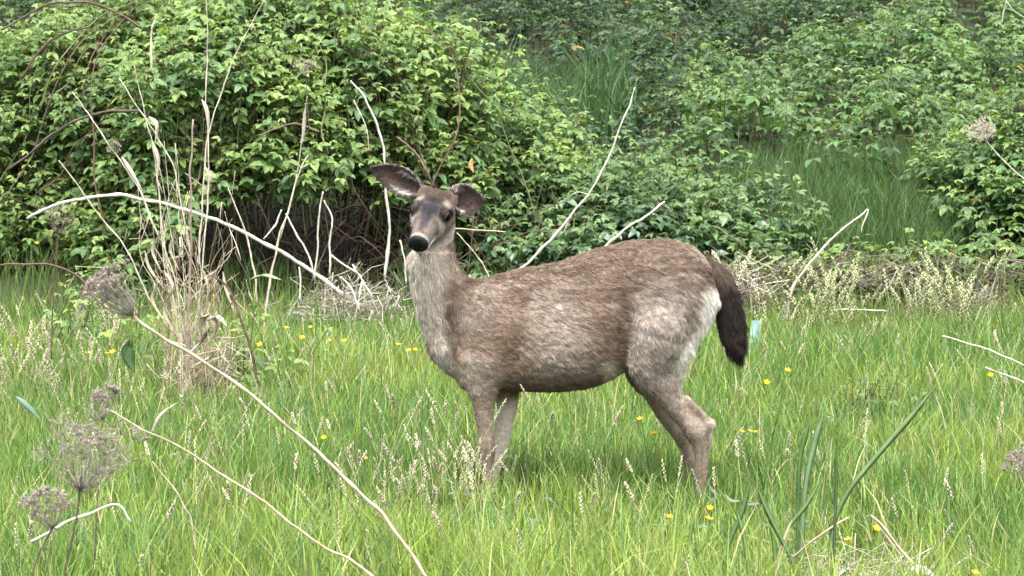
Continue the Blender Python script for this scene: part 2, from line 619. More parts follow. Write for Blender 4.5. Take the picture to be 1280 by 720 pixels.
def bush(name, label, sp, ax, ln, K, size, palette, base, n_leaf=0, group="bramble bushes on the bank", stuff=False, young=(0.20, 0.27, 0.065), blue=False, cat="bramble bush", tilt=0.25, canes=None):
    """bramble thing: foliage (uncountable leaves), shoot stems, single leaves that show largest"""
    P, H, U, sz, t = shoots_to_nodes(sp, ax, ln, K, size, tilt)
    pal = np.array(palette)
    sel = np.clip((fbm(P, 2.2, 13) - 0.3) * 2.5 * len(pal), 0, len(pal) - 1.001)
    i = np.clip((sel + rng.normal(0, 0.6, len(P))).astype(int), 0, len(pal) - 1)
    col = pal[i]
    y_ = sm(0.55, 1.0, t + rng.normal(0, 0.15, len(t)))[:, None] * rng.uniform(0.3, 1, (len(t), 1))
    col = (col * (1 - y_) + np.array(young) * y_) * rng.uniform(0.7, 1.3, (len(P), 1))
    odd = rng.random((len(P), 1))
    col = np.where(odd < 0.004, np.array([0.24, 0.17, 0.06]), col)
    mask = np.ones(len(P), bool)
    if stuff:
        root = None
    else:
        root = empty(name, base, label, cat, group)
        b3 = np.asarray(base)
        if n_leaf:
            # the leaves that show largest: outer, viewer-side ones
            score = -P[:, 1] + 1.2 * (t > 0.3) + rng.uniform(0, 1.6, len(P)) + sz * 15
            vis = np.where((np.abs(P[:, 0]) < 0.19 * P[:, 1]) & (P[:, 2] < CAMZ + 0.04 * P[:, 1]))[0]
            pick = vis[np.argsort(-score[vis])[:n_leaf]]
            mask[pick] = False
            X, Y, Z = frames(P[pick], H[pick], U[pick])
            ms = LEAF_MESH_B if blue else LEAF_MESH
            for k, p in enumerate(pick):
                o = bpy.data.objects.new("leaf", ms[k % 4])
                C.objects.link(o)
                o.parent = root
                M = Matrix((X[k], Y[k], Z[k])).transposed().to_4x4()
                s_ = float(sz[p]) * 1.08
                M = Matrix.Translation(Vector(P[p] - b3)) @ M @ Matrix.Scale(s_, 4)
                o.matrix_local = M
    off = np.zeros(3) if stuff else np.asarray(base)
    me = leaf_cloud("foliage", P[mask] - off, H[mask], U[mask], sz[mask], col[mask])
    # stems of the shoots
    n = len(sp)
    k = 3
    top = sp + ax * ln[:, None]
    bot = sp - ax * 0.12 - np.array([0, 0, 0.15])
    ring = np.array([[math.cos(a), math.sin(a), 0] for a in (0, 2.09, 4.19)]) * 0.004
    V = np.stack([bot[:, None] + ring, sp[:, None] + ring, top[:, None] + ring * 0.4], 1).reshape(n, 9, 3) - off
    f = []
    for s_ in (0, 3):
        for a in range(3):
            f.append([s_ + a, s_ + (a + 1) % 3, s_ + 3 + (a + 1) % 3, s_ + 3 + a])
    F = (np.arange(n)[:, None, None] * 9 + np.array(f)[None]).reshape(-1, 4)
    kc = np.array([[0.09, 0.11, 0.045], [0.10, 0.055, 0.035]])[rng.integers(0, 2, n)]
    sme = mesh_np("shoots", V.reshape(-1, 3), [F], np.repeat(kc, 9, 0), True)
    if stuff:
        a = tag(link(name, me, M_LEAF), label, "brambles", kind="stuff")
        link("shoot_stems", sme, M_DRY, a)["kind"] = "stuff"
        return a
    if canes:
        c, r, nc = canes
        for _ in range(nc):
            a0 = rng.uniform(-2.9, -0.25)
            e = np.linspace(rng.uniform(-0.1, 0.6), rng.uniform(0.7, 1.25), 7)
            aa = a0 + rng.uniform(-0.5, 0.5) * np.linspace(0, 1, 7)
            D = np.stack([np.cos(aa) * np.cos(e), np.sin(aa) * np.cos(e), np.sin(e)], 1)
            lump = 1.06 + 0.42 * (fbm(D * r + np.array(c), 1.3, 31) - 0.5) + rng.uniform(-0.06, 0.06)
            Pc = catmull(np.array(c) + D * np.array(r) * lump[:, None] + rng.normal(0, 0.015, (7, 3)), 4)
            m_ = MB()
            m_.tube(Pc, np.linspace(0.0065, 0.0025, len(Pc)), np.array([(0.10, 0.055, 0.04), (0.13, 0.14, 0.06), (0.16, 0.12, 0.09)][rng.integers(3)]), 5)
            link("cane", m_.mesh("cane", origin=base), M_DRY, root)
    link("foliage", me, M_LEAF, root)["kind"] = "stuff"
    link("shoot_stems", sme, M_DRY, root)["kind"] = "stuff"
    return root


def dome_shoots(c, r, n, zmin, ln=(0.12, 0.32), inner=0.0, front_only=True, zfun=None):
    """shoot bases on a lumpy dome"""
    c, r = np.array(c), np.array(r)
    D = nrm(rng.normal(0, 1, (n * 2, 3)))
    D = D[D[:, 2] > -0.35]
    if front_only:
        D = D[(D[:, 1] < 0.45) | (D[:, 2] > 0.6)]
    lump = 1 + 0.52 * (fbm(D * r + c, 1.3, 31) - 0.5) + 0.26 * (vnoise(D * r + c, 4.0, 32) - 0.5)
    depth = 1 - inner * rng.random(len(D)) ** 1.5
    P = c + D * r * (lump * depth)[:, None]
    lim = (zmin + 0 * P[:, 0]) if zfun is None else zfun(P[:, 0])
    k = (P[:, 2] > lim + rng.normal(0, 0.05, len(P))) & (P[:, 2] > ground_z(P[:, 0], P[:, 1]) + 0.02)
    P, D = P[k], D[k]
    LX = np.where(rng.random(len(P)) < 0.05, 1.9, 1.0)
    ax = nrm(D * np.array([0.6, 0.6, 0.3]) + np.array([0, 0, 0.9]) + rng.normal(0, 0.28, P.shape))
    return P, ax, rng.uniform(*ln, len(P)) * LX


PAL_L = [(0.095, 0.175, 0.065), (0.13, 0.225, 0.078), (0.175, 0.275, 0.09), (0.23, 0.325, 0.11)]
PAL_R = [(0.045, 0.095, 0.04), (0.065, 0.135, 0.05), (0.095, 0.18, 0.062), (0.125, 0.21, 0.085)]
PAL_SHADE = [(0.02, 0.05, 0.025), (0.03, 0.07, 0.03), (0.045, 0.09, 0.035)]  # bramble greens darkened, paints the shade of gully and slope into the leaves


def hollow(x):
    """lower edge of the left mound's foliage: arches over the dark hollow between photo columns 240 and 520"""
    px = 640 + x / 17.6 * FPX
    return 0.25 + 0.62 * sm(150, 290, px) * (1 - 0.45 * sm(500, 620, px))


P, A, L = dome_shoots((-1.70, 19.1, 0.75), (1.98, 1.75, 1.50), 5600, 0.2, inner=0.3, zfun=hollow)
bush("bramble_bush", "tall pale green bramble mound rising behind the deer's head", P, A, L, 6, 0.070, PAL_L, (-1.75, 18.6, 0.3), 300, tilt=0.5, canes=((-1.70, 19.1, 0.75), (1.98, 1.75, 1.50), 16))
P, A, L = dome_shoots((-4.1, 19.4, 0.6), (1.6, 1.7, 1.5), 3200, 0.15, inner=0.3)
bush("bramble_bush", "bramble mound at the far left above the dark arching cane", P, A, L, 6, 0.070, PAL_L, (-4.1, 19.0, 0.3), 150, tilt=0.5, canes=((-4.1, 19.4, 0.6), (1.6, 1.7, 1.5), 8))
P, A, L = dome_shoots((0.55, 19.0, 0.42), (1.35, 1.25, 0.52), 1300, 0.25, inner=0.25)
bush("bramble_bush", "low blue-green bramble patch just above the deer's back", P, A, L, 6, 0.078, PAL_R, (0.55, 18.6, 0.4), 220, canes=((0.55, 19.0, 0.42), (1.35, 1.25, 0.52), 9), tilt=0.4, blue=True, young=(0.17, 0.24, 0.09))
P, A, L = dome_shoots((3.75, 19.6, 0.7), (0.8, 1.3, 0.75), 900, 0.3, inner=0.25)
bush("bramble_bush", "leafy bramble bush at the right edge beside the grassy ledge", P, A, L, 6, 0.078, PAL_R, (3.75, 19.3, 0.5), 120)
n_ = 260
x_ = rng.uniform(1.15, 3.9, n_)
y_ = 17.75 + rng.uniform(-0.12, 0.28, n_)
P = xyz(x_, y_)
P[:, 2] = ground_z(x_, y_) + rng.uniform(0.05, 0.22, n_)
A = nrm(np.array([0, -0.2, 1.0]) + rng.normal(0, 0.45, P.shape))
bush("bramble_bush", "thin bramble fringe trailing along the foot of the grassy ledge", P, A, rng.uniform(0.1, 0.22, n_), 4, 0.075, PAL_L, (2.5, 17.8, 0.2), 150)


def weed(name, label, px, y, n, sx, sz, size, pal, cat, blue=False):
    x = (px - 640) / FPX * y
    x_ = x + rng.normal(0, sx, n)
    y_ = y + rng.normal(0, sx, n)
    P = xyz(x_, y_)
    P[:, 2] = ground_z(x_, y_) + rng.uniform(0.02, sz * 0.5, n)
    A = nrm(np.array([0, -0.1, 1.0]) + rng.normal(0, 0.3, P.shape))
    bush(name, label, P, A, rng.uniform(0.5, 1.0, n) * sz, 5, size, pal, (x, y, float(ground_z(x, y))), max(8, n // 2), None, blue=blue, cat=cat)


weed("bramble_sprout", "green bramble sprouts between the dry clump and the hollow", 300, 13.6, 26, 0.13, 0.42, 0.05, PAL_L, "bramble sprout")
weed("bramble_sprout", "leafy low bramble sprouts left of the dry clump over the grass", 110, 15.2, 36, 0.22, 0.48, 0.062, PAL_L, "bramble sprout")
weed("weed_patch", "dark green leafy weed patch in the grass right of the tail", 1092, 12.6, 34, 0.10, 0.24, 0.034, [(0.05, 0.09, 0.04), (0.07, 0.12, 0.05)], "weed")
weed("weed_patch", "small leafy weed low in the grass between front and hind legs", 690, 10.6, 12, 0.06, 0.16, 0.03, [(0.05, 0.09, 0.04), (0.07, 0.12, 0.05)], "weed")


def herbs():
    n = 5200
    y = 7.2 + 9.8 * rng.random(n)
    x = rng.uniform(-1, 1, n) * (0.183 * y + 1.0)
    P = xyz(x, y)
    k = fbm(P, 1.3, 91) + rng.normal(0, 0.05, n) > 0.5
    P = P[k]
    n = len(P)
    P[:, 2] = ground_z(P[:, 0], P[:, 1]) + rng.uniform(0.04, 0.17, n)
    a = rng.uniform(0, 6.28, n)
    H = np.stack([np.cos(a), np.sin(a), rng.uniform(0, 0.6, n)], 1)
    me = leaf_cloud("meadow_herbs", P, H, np.array([0, -0.2, 1.0]) + rng.normal(0, 0.4, (n, 3)), rng.uniform(0.012, 0.034, n),
                    np.array([(0.08, 0.15, 0.05), (0.10, 0.19, 0.07), (0.14, 0.21, 0.11)])[rng.integers(0, 3, n)] * rng.uniform(0.7, 1.2, (n, 1)))
    tag(link("meadow_herbs", me, M_LEAF), "small clover-like leaves low among the meadow grass", "herbs", kind="stuff")


herbs()


def hill_thicket():
    n = 9800
    y = rng.uniform(19.3, 33.0, n)
    x = rng.uniform(-1, 1, n) * (0.183 * y + 1.6)
    P = xyz(x, y)
    k = ~((x > 1.45) & (x < 3.75) & (y < 21.3 - 0.6 * np.abs(x - 2.6) + 1.4 * (fbm(P, 1.8, 66) - 0.5)) & (rng.random(n) > 0.09))       # the grassy ledge
    k &= ~((x > -0.5) & (x < 0.95) & (y > 21.4) & (y < 23.6))                  # the gully grass
    k &= ~((x < -0.4) & (y < 21.5))                                            # behind the left mound
    x, y, P = x[k], y[k], P[k]
    n = len(x)
    lump = fbm(P, 0.75, 41)
    P[:, 2] = ground_z(x, y) + 0.05 + 1.5 * (lump - 0.3).clip(0, 1) + 0.5 * (vnoise(P, 2.6, 44) - 0.5) + rng.uniform(-0.22, 0.08, n)
    A = nrm(np.array([0, -0.15, 1.0]) + rng.normal(0, 0.32, P.shape))
    L = rng.uniform(0.14, 0.34, n)
    left = (x < -0.3) | ((x < 1.3 + 0.8 * (lump - 0.5)) & (y > 20.6)) | ((y > 25.8) & (np.abs(x - 2.4) < 1.0))  # slope, gully and top strip, where shade is put into the leaf colour
    bush("bramble_thicket", "green bramble thicket covering the hillside above the deer", P[~left], A[~left], L[~left], 6, 0.084, PAL_R, (0, 0, 0), stuff=True, young=(0.18, 0.26, 0.085))
    bush("shade_painted_thicket", "undergrowth in darkened, painted-shade greens on the slope behind the left bramble mound", P[left], A[left], L[left], 6, 0.078, PAL_SHADE, (0, 0, 0), stuff=True, young=(0.09, 0.15, 0.05))


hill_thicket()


# ------------------------------------------------------------------ dead cane tangle in the hollow and brush piles
def tangle(name, label, c, r, n, cols, rad=(0.0015, 0.005), ln=(0.15, 0.5), flat=0.5, cat="twigs"):
    mb = MB()
    for _ in range(n):
        p = np.array(c) + rng.normal(0, 0.45, 3) * np.array(r)
        d = nrm(rng.normal(0, 1, 3) * np.array([1, 0.6, flat]))
        l = rng.uniform(*ln)
        q = rng.normal(0, 0.12, 3) * l
        R_ = rng.uniform(*rad)
        gz = float(ground_z(p[0], p[1])) + 0.02
        pts = np.array([p - d * l / 2, p - d * l * 0.15 + q * 0.6, p + d * l * 0.2 + q, p + d * l / 2])
        pts[:, 2] = np.maximum(pts[:, 2], gz)
        mb.tube(pts, [R_, R_ * 0.9, R_ * 0.7, R_ * 0.35], np.array(cols[rng.integers(len(cols))]) * rng.uniform(0.7, 1.3), k=4)
    return tag(link(name, mb.mesh(name), M_DRY), label, cat, kind="stuff")


BR, GR, PALE, STRAW = (0.10, 0.065, 0.045), (0.22, 0.20, 0.175), (0.50, 0.46, 0.38), (0.42, 0.35, 0.22)
tangle("dead_cane_tangle", "brown dead cane tangle in the dark hollow under the bramble mound", (-1.1, 18.1, 0.62), (1.3, 0.5, 0.42), 520, [BR, (0.06, 0.04, 0.03), (0.14, 0.09, 0.06), (0.12, 0.10, 0.085)], ln=(0.2, 0.7), flat=0.9)
tangle("twig_pile", "grey dry twig pile at the hollow's foot left of the deer's chest", (-0.93, 16.6, 0.28), (0.42, 0.25, 0.16), 330, [GR, (0.3, 0.27, 0.23), PALE, (0.16, 0.12, 0.09)], (0.0015, 0.004), (0.1, 0.35), 0.8)
tangle("twig_pile", "brown dead litter behind the deer's tail at the bank's foot", (1.42, 17.0, 0.32), (0.22, 0.25, 0.2), 200, [BR, (0.16, 0.12, 0.09), GR, PALE], (0.0015, 0.005), (0.1, 0.35), 0.7)
tangle("twig_pile", "grey matted dead grass heap among seed heads at right", (2.75, 16.7, 0.25), (0.35, 0.25, 0.16), 220, [GR, (0.24, 0.21, 0.16), BR], (0.0012, 0.0028), (0.12, 0.35), 0.8)
tangle("bank_litter", "brown dead litter under the bramble fringe along the ledge foot", (2.4, 17.5, 0.42), (1.2, 0.3, 0.14), 420, [BR, (0.12, 0.09, 0.07), (0.16, 0.13, 0.10), BR, GR], (0.0015, 0.004), (0.15, 0.4), 0.7)
tangle("straw_litter", "pale flattened straw litter at the foot of the broad green blades", (1.08, 8.35, 0.05), (0.30, 0.28, 0.06), 420, [PALE, GR, STRAW, (0.35, 0.31, 0.26)], (0.001, 0.003), (0.08, 0.36), 0.3)


# ------------------------------------------------------------------ deer
DY = 10.2
O = np.array([0.0, DY, 0.0])


def dp(px, py, dy=0.0):
    return at(px, py, DY + dy) - O


SC = FPX / DY


class Field:
    def __init__(s, lo, hi, h):
        s.h = h
        s.lo = np.array(lo, float)
        s.n = np.ceil((np.array(hi) - s.lo) / h).astype(int) + 1
        s.f = np.full(s.n, 0.5, np.float32)

    def sub(s, lo, hi):
        a = np.clip(np.floor((np.array(lo) - s.lo) / s.h).astype(int), 0, s.n)
        b = np.clip(np.ceil((np.array(hi) - s.lo) / s.h).astype(int) + 1, 0, s.n)
        g = [(s.lo[i] + s.h * np.arange(a[i], b[i])).astype(np.float32) for i in range(3)]
        return tuple(slice(a[i], b[i]) for i in range(3)), g[0][:, None, None], g[1][None, :, None], g[2][None, None, :]

    def mix(s, sl, d, k, subtract=False):
        a = s.f[sl]
        if subtract:
            h = np.maximum(k - np.abs(a + d), 0) / k
            s.f[sl] = np.maximum(a, -d) + h * h * k / 4
        else:
            h = np.maximum(k - np.abs(a - d), 0) / k
            s.f[sl] = np.minimum(a, d) - h * h * k / 4

    def cone(s, p, q, r1, r2, k=0.03, ys=1.0):
        p, q = np.array(p, float), np.array(q, float)
        m = max(r1, r2) * max(1, ys) + k + 0.02
        sl, X, Y, Z = s.sub(np.minimum(p, q) - m, np.maximum(p, q) + m)
        yc = p[1]
        Yn = (Y - yc) / ys
        d = np.array([q[0] - p[0], (q[1] - p[1]) / ys, q[2] - p[2]])
        L2 = max((d * d).sum(), 1e-9)
        x, y, z = X - p[0], Yn, Z - p[2]
        t = np.clip((x * d[0] + y * d[1] + z * d[2]) / L2, 0, 1)
        dist = np.sqrt((x - t * d[0]) ** 2 + (y - t * d[1]) ** 2 + (z - t * d[2]) ** 2) - (r1 + (r2 - r1) * t)
        s.mix(sl, dist, k)

    def ell(s, c, r, k=0.03, fr=None, subtract=False):
        c, r = np.array(c, float), np.array(r, float)
        m = r.max() + k + 0.02
        sl, X, Y, Z = s.sub(c - m, c + m)
        x, y, z = X - c[0], Y - c[1], Z - c[2]
        if fr is not None:
            a, b, e = fr
            x, y, z = (x * a[0] + y * a[1] + z * a[2]), (x * b[0] + y * b[1] + z * b[2]), (x * e[0] + y * e[1] + z * e[2])
        k0 = np.sqrt((x / r[0]) ** 2 + (y / r[1]) ** 2 + (z / r[2]) ** 2)
        k1 = np.sqrt((x / r[0] ** 2) ** 2 + (y / r[1] ** 2) ** 2 + (z / r[2] ** 2) ** 2)
        s.mix(sl, k0 * (k0 - 1) / np.maximum(k1, 1e-6), k, subtract)

    def chain(s, pts, k=0.03, ys=1.0):
        P = catmull([p[0] for p in pts], 5)
        r = catmull([(p[1], 0, 0) for p in pts], 5)[:, 0]
        m = r.max() * max(1, ys) + k + 0.02
        sl, X, Y, Z = s.sub(P.min(0) - m, P.max(0) + m)
        best = None
        for a in range(len(P) - 1):
            p, q = P[a], P[a + 1]
            d = np.array([q[0] - p[0], (q[1] - p[1]) / ys, q[2] - p[2]])
            x, y, z = X - p[0], (Y - p[1]) / ys, Z - p[2]
            t = np.clip((x * d[0] + y * d[1] + z * d[2]) / max((d * d).sum(), 1e-9), 0, 1)
            dist = np.sqrt((x - t * d[0]) ** 2 + (y - t * d[1]) ** 2 + (z - t * d[2]) ** 2) - (r[a] + (r[a + 1] - r[a]) * t)
            best = dist if best is None else np.minimum(best, dist)
        s.mix(sl, best, k)

    def nets(s):
        f, h = s.f, s.h
        neg = f < 0
        cnt = np.zeros(s.n - 1, np.uint8)
        offs = [(a, b, c) for a in (0, 1) for b in (0, 1) for c in (0, 1)]
        n = s.n - 1
        for a, b, c in offs:
            cnt += neg[a:a + n[0], b:b + n[1], c:c + n[2]]
        act = np.argwhere((cnt > 0) & (cnt < 8))
        idx = np.full(n, -1, np.int32)
        idx[tuple(act.T)] = np.arange(len(act))
        acc = np.zeros((len(act), 3))
        num = np.zeros(len(act))
        val = {o: f[tuple((act + o).T)] for o in offs}
        for o in offs:
            for ax in range(3):
                if o[ax] == 0:
                    p = list(o)
                    p[ax] = 1
                    va, vb = val[o], val[tuple(p)]
                    cr = (va < 0) != (vb < 0)
                    t = va / np.where(cr, va - vb, 1)
                    pt = np.array(o, float)[None].repeat(len(act), 0)
                    pt[:, ax] = t
                    acc += pt * cr[:, None]
                    num += cr
        V = s.lo + h * (act + acc / num[:, None])
        F = []
        for ax in range(3):
            b, c = (ax + 1) % 3, (ax + 2) % 3
            m = [slice(None)] * 3
            m2 = [slice(None)] * 3
            m[ax], m2[ax] = slice(0, -1), slice(1, None)
            e = neg[tuple(m)] != neg[tuple(m2)]
            q = np.argwhere(e)
            q = q[(q[:, b] > 0) & (q[:, c] > 0) & (q[:, b] < n[b]) & (q[:, c] < n[c])]
            db, dc = np.zeros(3, int), np.zeros(3, int)
            db[b] = 1
            dc[c] = 1
            qd = np.stack([idx[tuple((q - db - dc).T)], idx[tuple((q - dc).T)], idx[tuple(q.T)], idx[tuple((q - db).T)]], 1)
            flip = ~neg[tuple(q.T)]
            qd[flip] = qd[flip][:, ::-1]
            F.append(qd)
        return V, np.vstack(F)


# head frame: HF points from poll to nose, HU out of the forehead, HR to the animal's right (left in the picture)
HF = nrm(np.array([-0.26, -0.80, -0.54]))
HU = nrm(np.array([0.03, -0.66, 0.70]) - HF * (np.array([0.03, -0.66, 0.70]) @ HF))
HR = np.cross(HF, HU)
H0 = dp(538, 267, -0.13)


def hp(f, r, u):
    return H0 + HF * f + HR * r + HU * u


def interp_px(pts, x):
    p = np.array(pts, float)
    X = np.array([dp(a, b)[0] for a, b in p])
    Z = np.array([dp(a, b)[2] for a, b in p])
    xs = np.linspace(X[0], X[-1], 400)
    zs = np.interp(xs, X, Z)
    ker = np.hanning(25)
    ker /= ker.sum()
    zz = np.convolve(np.pad(zs, 12, mode='edge'), ker, 'valid')
    return np.interp(x, xs, zz)


def build_field():
    F = Field((-0.46, -0.36, -0.02), (0.86, 0.24, 1.28), 0.0052)
    # torso from its own top and bottom lines
    sl, X, Y, Z = F.sub((-0.26, -0.25, 0.3), (0.80, 0.24, 1.12))
    x = X[:, 0, 0]
    top = interp_px([(556, 392), (575, 367), (600, 350), (640, 339), (700, 328), (740, 313), (790, 301), (830, 299), (860, 306), (880, 322), (892, 345), (899, 378)], x)
    bot = interp_px([(556, 402), (575, 452), (592, 474), (620, 486), (660, 488), (700, 487), (745, 478), (780, 460), (820, 446), (860, 432), (888, 405), (899, 380)], x)
    xp = 640 + x * SC
    wd = np.interp(xp, [550, 575, 610, 650, 700, 750, 800, 840, 870, 895, 905], [0.035, 0.085, 0.12, 0.148, 0.162, 0.152, 0.13, 0.13, 0.113, 0.075, 0.03])
    zc = (top * 0.47 + bot * 0.53)
    hh = np.maximum((top - bot) / 2, 0.004)
    zc = (top + bot) / 2
    zc, hh, wd = zc[:, None, None], hh[:, None, None], wd[:, None, None]
    zn = (Z - zc) / hh
    wz = wd * (1 - 0.22 * np.clip(zn, -1, 1) - 0.06 * np.clip(-zn, 0, 1))
    rad = np.sqrt(zn ** 2 + (Y / wz) ** 2)
    d = (rad - 1) * np.minimum(hh, wz)
    out = np.maximum(dp(556, 400)[0] - X, X - dp(899, 380)[0])
    d = np.maximum(d, out).astype(np.float32)
    F.mix(sl, d, 0.02)
    # haunch, hips, shoulders on both sides
    for s in (-1, 1):
        F.ell(dp(832, 385, s * 0.075), (0.145, 0.085, 0.185), 0.05)
        F.ell(dp(858, 352, s * 0.06), (0.085, 0.065, 0.10), 0.05)
        F.ell(dp(606, 430, s * 0.075), (0.085, 0.058, 0.15), 0.05)
        F.ell(dp(588, 462, s * 0.05), (0.055, 0.05, 0.075), 0.04)
    F.ell(dp(566, 432, -0.01), (0.065, 0.085, 0.10), 0.05)      # brisket
    F.ell(dp(710, 430, 0), (0.23, 0.15, 0.146), 0.05)            # barrel
    # neck
    F.chain([(dp(598, 404, 0.0), 0.135), (dp(566, 380, -0.01), 0.108), (dp(547, 345, -0.03), 0.083), (dp(543, 312, -0.045), 0.070), (dp(547, 284, -0.04), 0.060)], 0.035, 0.85)
    F.cone(dp(556, 425, -0.01), dp(529, 330, -0.07), 0.062, 0.052, 0.05)      # throat line
    # head
    fr = (HF, HR, HU)
    F.ell(hp(-0.060, 0, -0.012), (0.075, 0.073, 0.056), 0.03, fr)
    F.ell(hp(-0.012, 0, -0.014), (0.075, 0.064, 0.045), 0.03, fr)
    F.cone(hp(0.02, 0, -0.020), hp(0.128, 0, -0.027), 0.048, 0.0285, 0.03)
    F.cone(hp(-0.03, 0, -0.068), hp(0.122, 0, -0.066), 0.045, 0.023, 0.02)
    F.cone(hp(0.09, 0.0, -0.027), hp(0.136, 0.0, -0.027), 0.033, 0.031, 0.02)
    for s in (-1, 1):
        F.ell(hp(-0.03, s * 0.044, -0.050), (0.058, 0.030, 0.045), 0.03, fr)     # cheek
        F.ell(hp(-0.008, s * 0.057, 0.012), (0.032, 0.018, 0.020), 0.018, fr)    # brow
        F.ell(hp(0.004, s * 0.070, 0.006), (0.020, 0.013, 0.015), 0.010, fr, True)
        F.ell(hp(-0.095, s * 0.048, 0.015), (0.026, 0.024, 0.024), 0.02, fr)     # ear root
        F.ell(hp(-0.075, s * 0.026, 0.030), (0.020, 0.015, 0.013), 0.02, fr)     # pedicle
    # front legs
    F.chain([(dp(604, 450, -0.085), 0.072), (dp(604, 495, -0.085), 0.045), (dp(607, 535, -0.085), 0.029), (dp(609, 562, -0.085), 0.030), (dp(609, 590, -0.085), 0.018),
             (dp(610, 622, -0.085), 0.021), (dp(607, 634, -0.085), 0.026), (dp(603, 648, -0.088), 0.022)], 0.03)
    F.chain([(dp(624, 455, 0.085), 0.072), (dp(634, 500, 0.08), 0.040), (dp(630, 535, 0.075), 0.029), (dp(625, 560, 0.075), 0.029), (dp(619, 585, 0.075), 0.020),
             (dp(612, 612, 0.075), 0.020), (dp(609, 624, 0.075), 0.024), (dp(605, 636, 0.072), 0.022)], 0.03)
    # hind legs
    for s, ox, oy in ((-1, 0, 0), (1, -15, 4)):
        dy = s * 0.095
        F.chain([(dp(826 + ox * .2, 415, s * 0.08), 0.125), (dp(814 + ox * .4, 456, s * 0.09), 0.082), (dp(830 + ox * .6, 488, dy), 0.052), (dp(850 + ox, 516 + oy, dy), 0.036), (dp(869 + ox, 538 + oy, dy), 0.033)], 0.022)
        F.chain([(dp(869 + ox, 538 + oy, dy), 0.033), (dp(876 + ox, 562 + oy, dy), 0.026), (dp(877 + ox, 590 + oy, dy), 0.020), (dp(876 + ox, 625 + oy, dy), 0.024), (dp(872 + ox, 638 + oy, dy), 0.028), (dp(866 + ox, 650 + oy, dy), 0.024)], 0.03)
        F.cone(dp(858 + ox, 498 + oy, dy), dp(888 + ox, 530 + oy, dy), 0.012, 0.014, 0.02)
        F.cone(dp(888 + ox, 530 + oy, dy), dp(885 + ox, 556 + oy, dy), 0.014, 0.010, 0.02)   # heel tendon and point of hock
        F.cone(dp(840 + ox * .6, 440, s * 0.085), dp(846 + ox * .8, 484, dy), 0.074, 0.012, 0.03)     # back of the thigh
    # hollow between thigh and flank
    for s in (-1, 1):
        F.ell(dp(648, 445, s * 0.19), (0.022, 0.05, 0.10), 0.045, None, True)      # behind the shoulder
        F.ell(dp(585, 395, s * 0.15), (0.020, 0.045, 0.10), 0.045, None, True)     # neck meets shoulder
        F.ell(dp(612, 395, s * 0.085), (0.035, 0.035, 0.10), 0.04)                 # shoulder blade
        F.ell(dp(782, 385, s * 0.175), (0.022, 0.045, 0.11), 0.045, None, True)    # before the thigh
        F.ell(dp(862, 425, s * 0.165), (0.018, 0.035, 0.09), 0.035, None, True)    # groove down the back of the thigh
    F.ell(dp(777, 452, -0.18), (0.035, 0.045, 0.10), 0.05, None, True)
    F.ell(dp(777, 452, 0.18), (0.035, 0.045, 0.10), 0.05, None, True)
    return F


BODY_V, BODY_F = build_field().nets()


def smooth_mesh(V, F, it=2):
    e = np.vstack([F[:, [0, 1]], F[:, [1, 2]], F[:, [2, 3]], F[:, [3, 0]]])
    e = np.vstack([e, e[:, ::-1]])
    deg = np.bincount(e[:, 0], minlength=len(V))[:, None]
    for _ in range(it):
        a = np.stack([np.bincount(e[:, 0], V[e[:, 1], i], len(V)) for i in range(3)], 1) / np.maximum(deg, 1)
        V = V * 0.5 + a * 0.5
    return V


BODY_V = smooth_mesh(BODY_V, BODY_F, 3)


def blob2(px, py, cx, cy, rx, ry, soft=0.5):
    r = np.sqrt(((px - cx) / rx) ** 2 + ((py - cy) / ry) ** 2)
    return 1 - sm(1 - soft, 1 + soft, r)


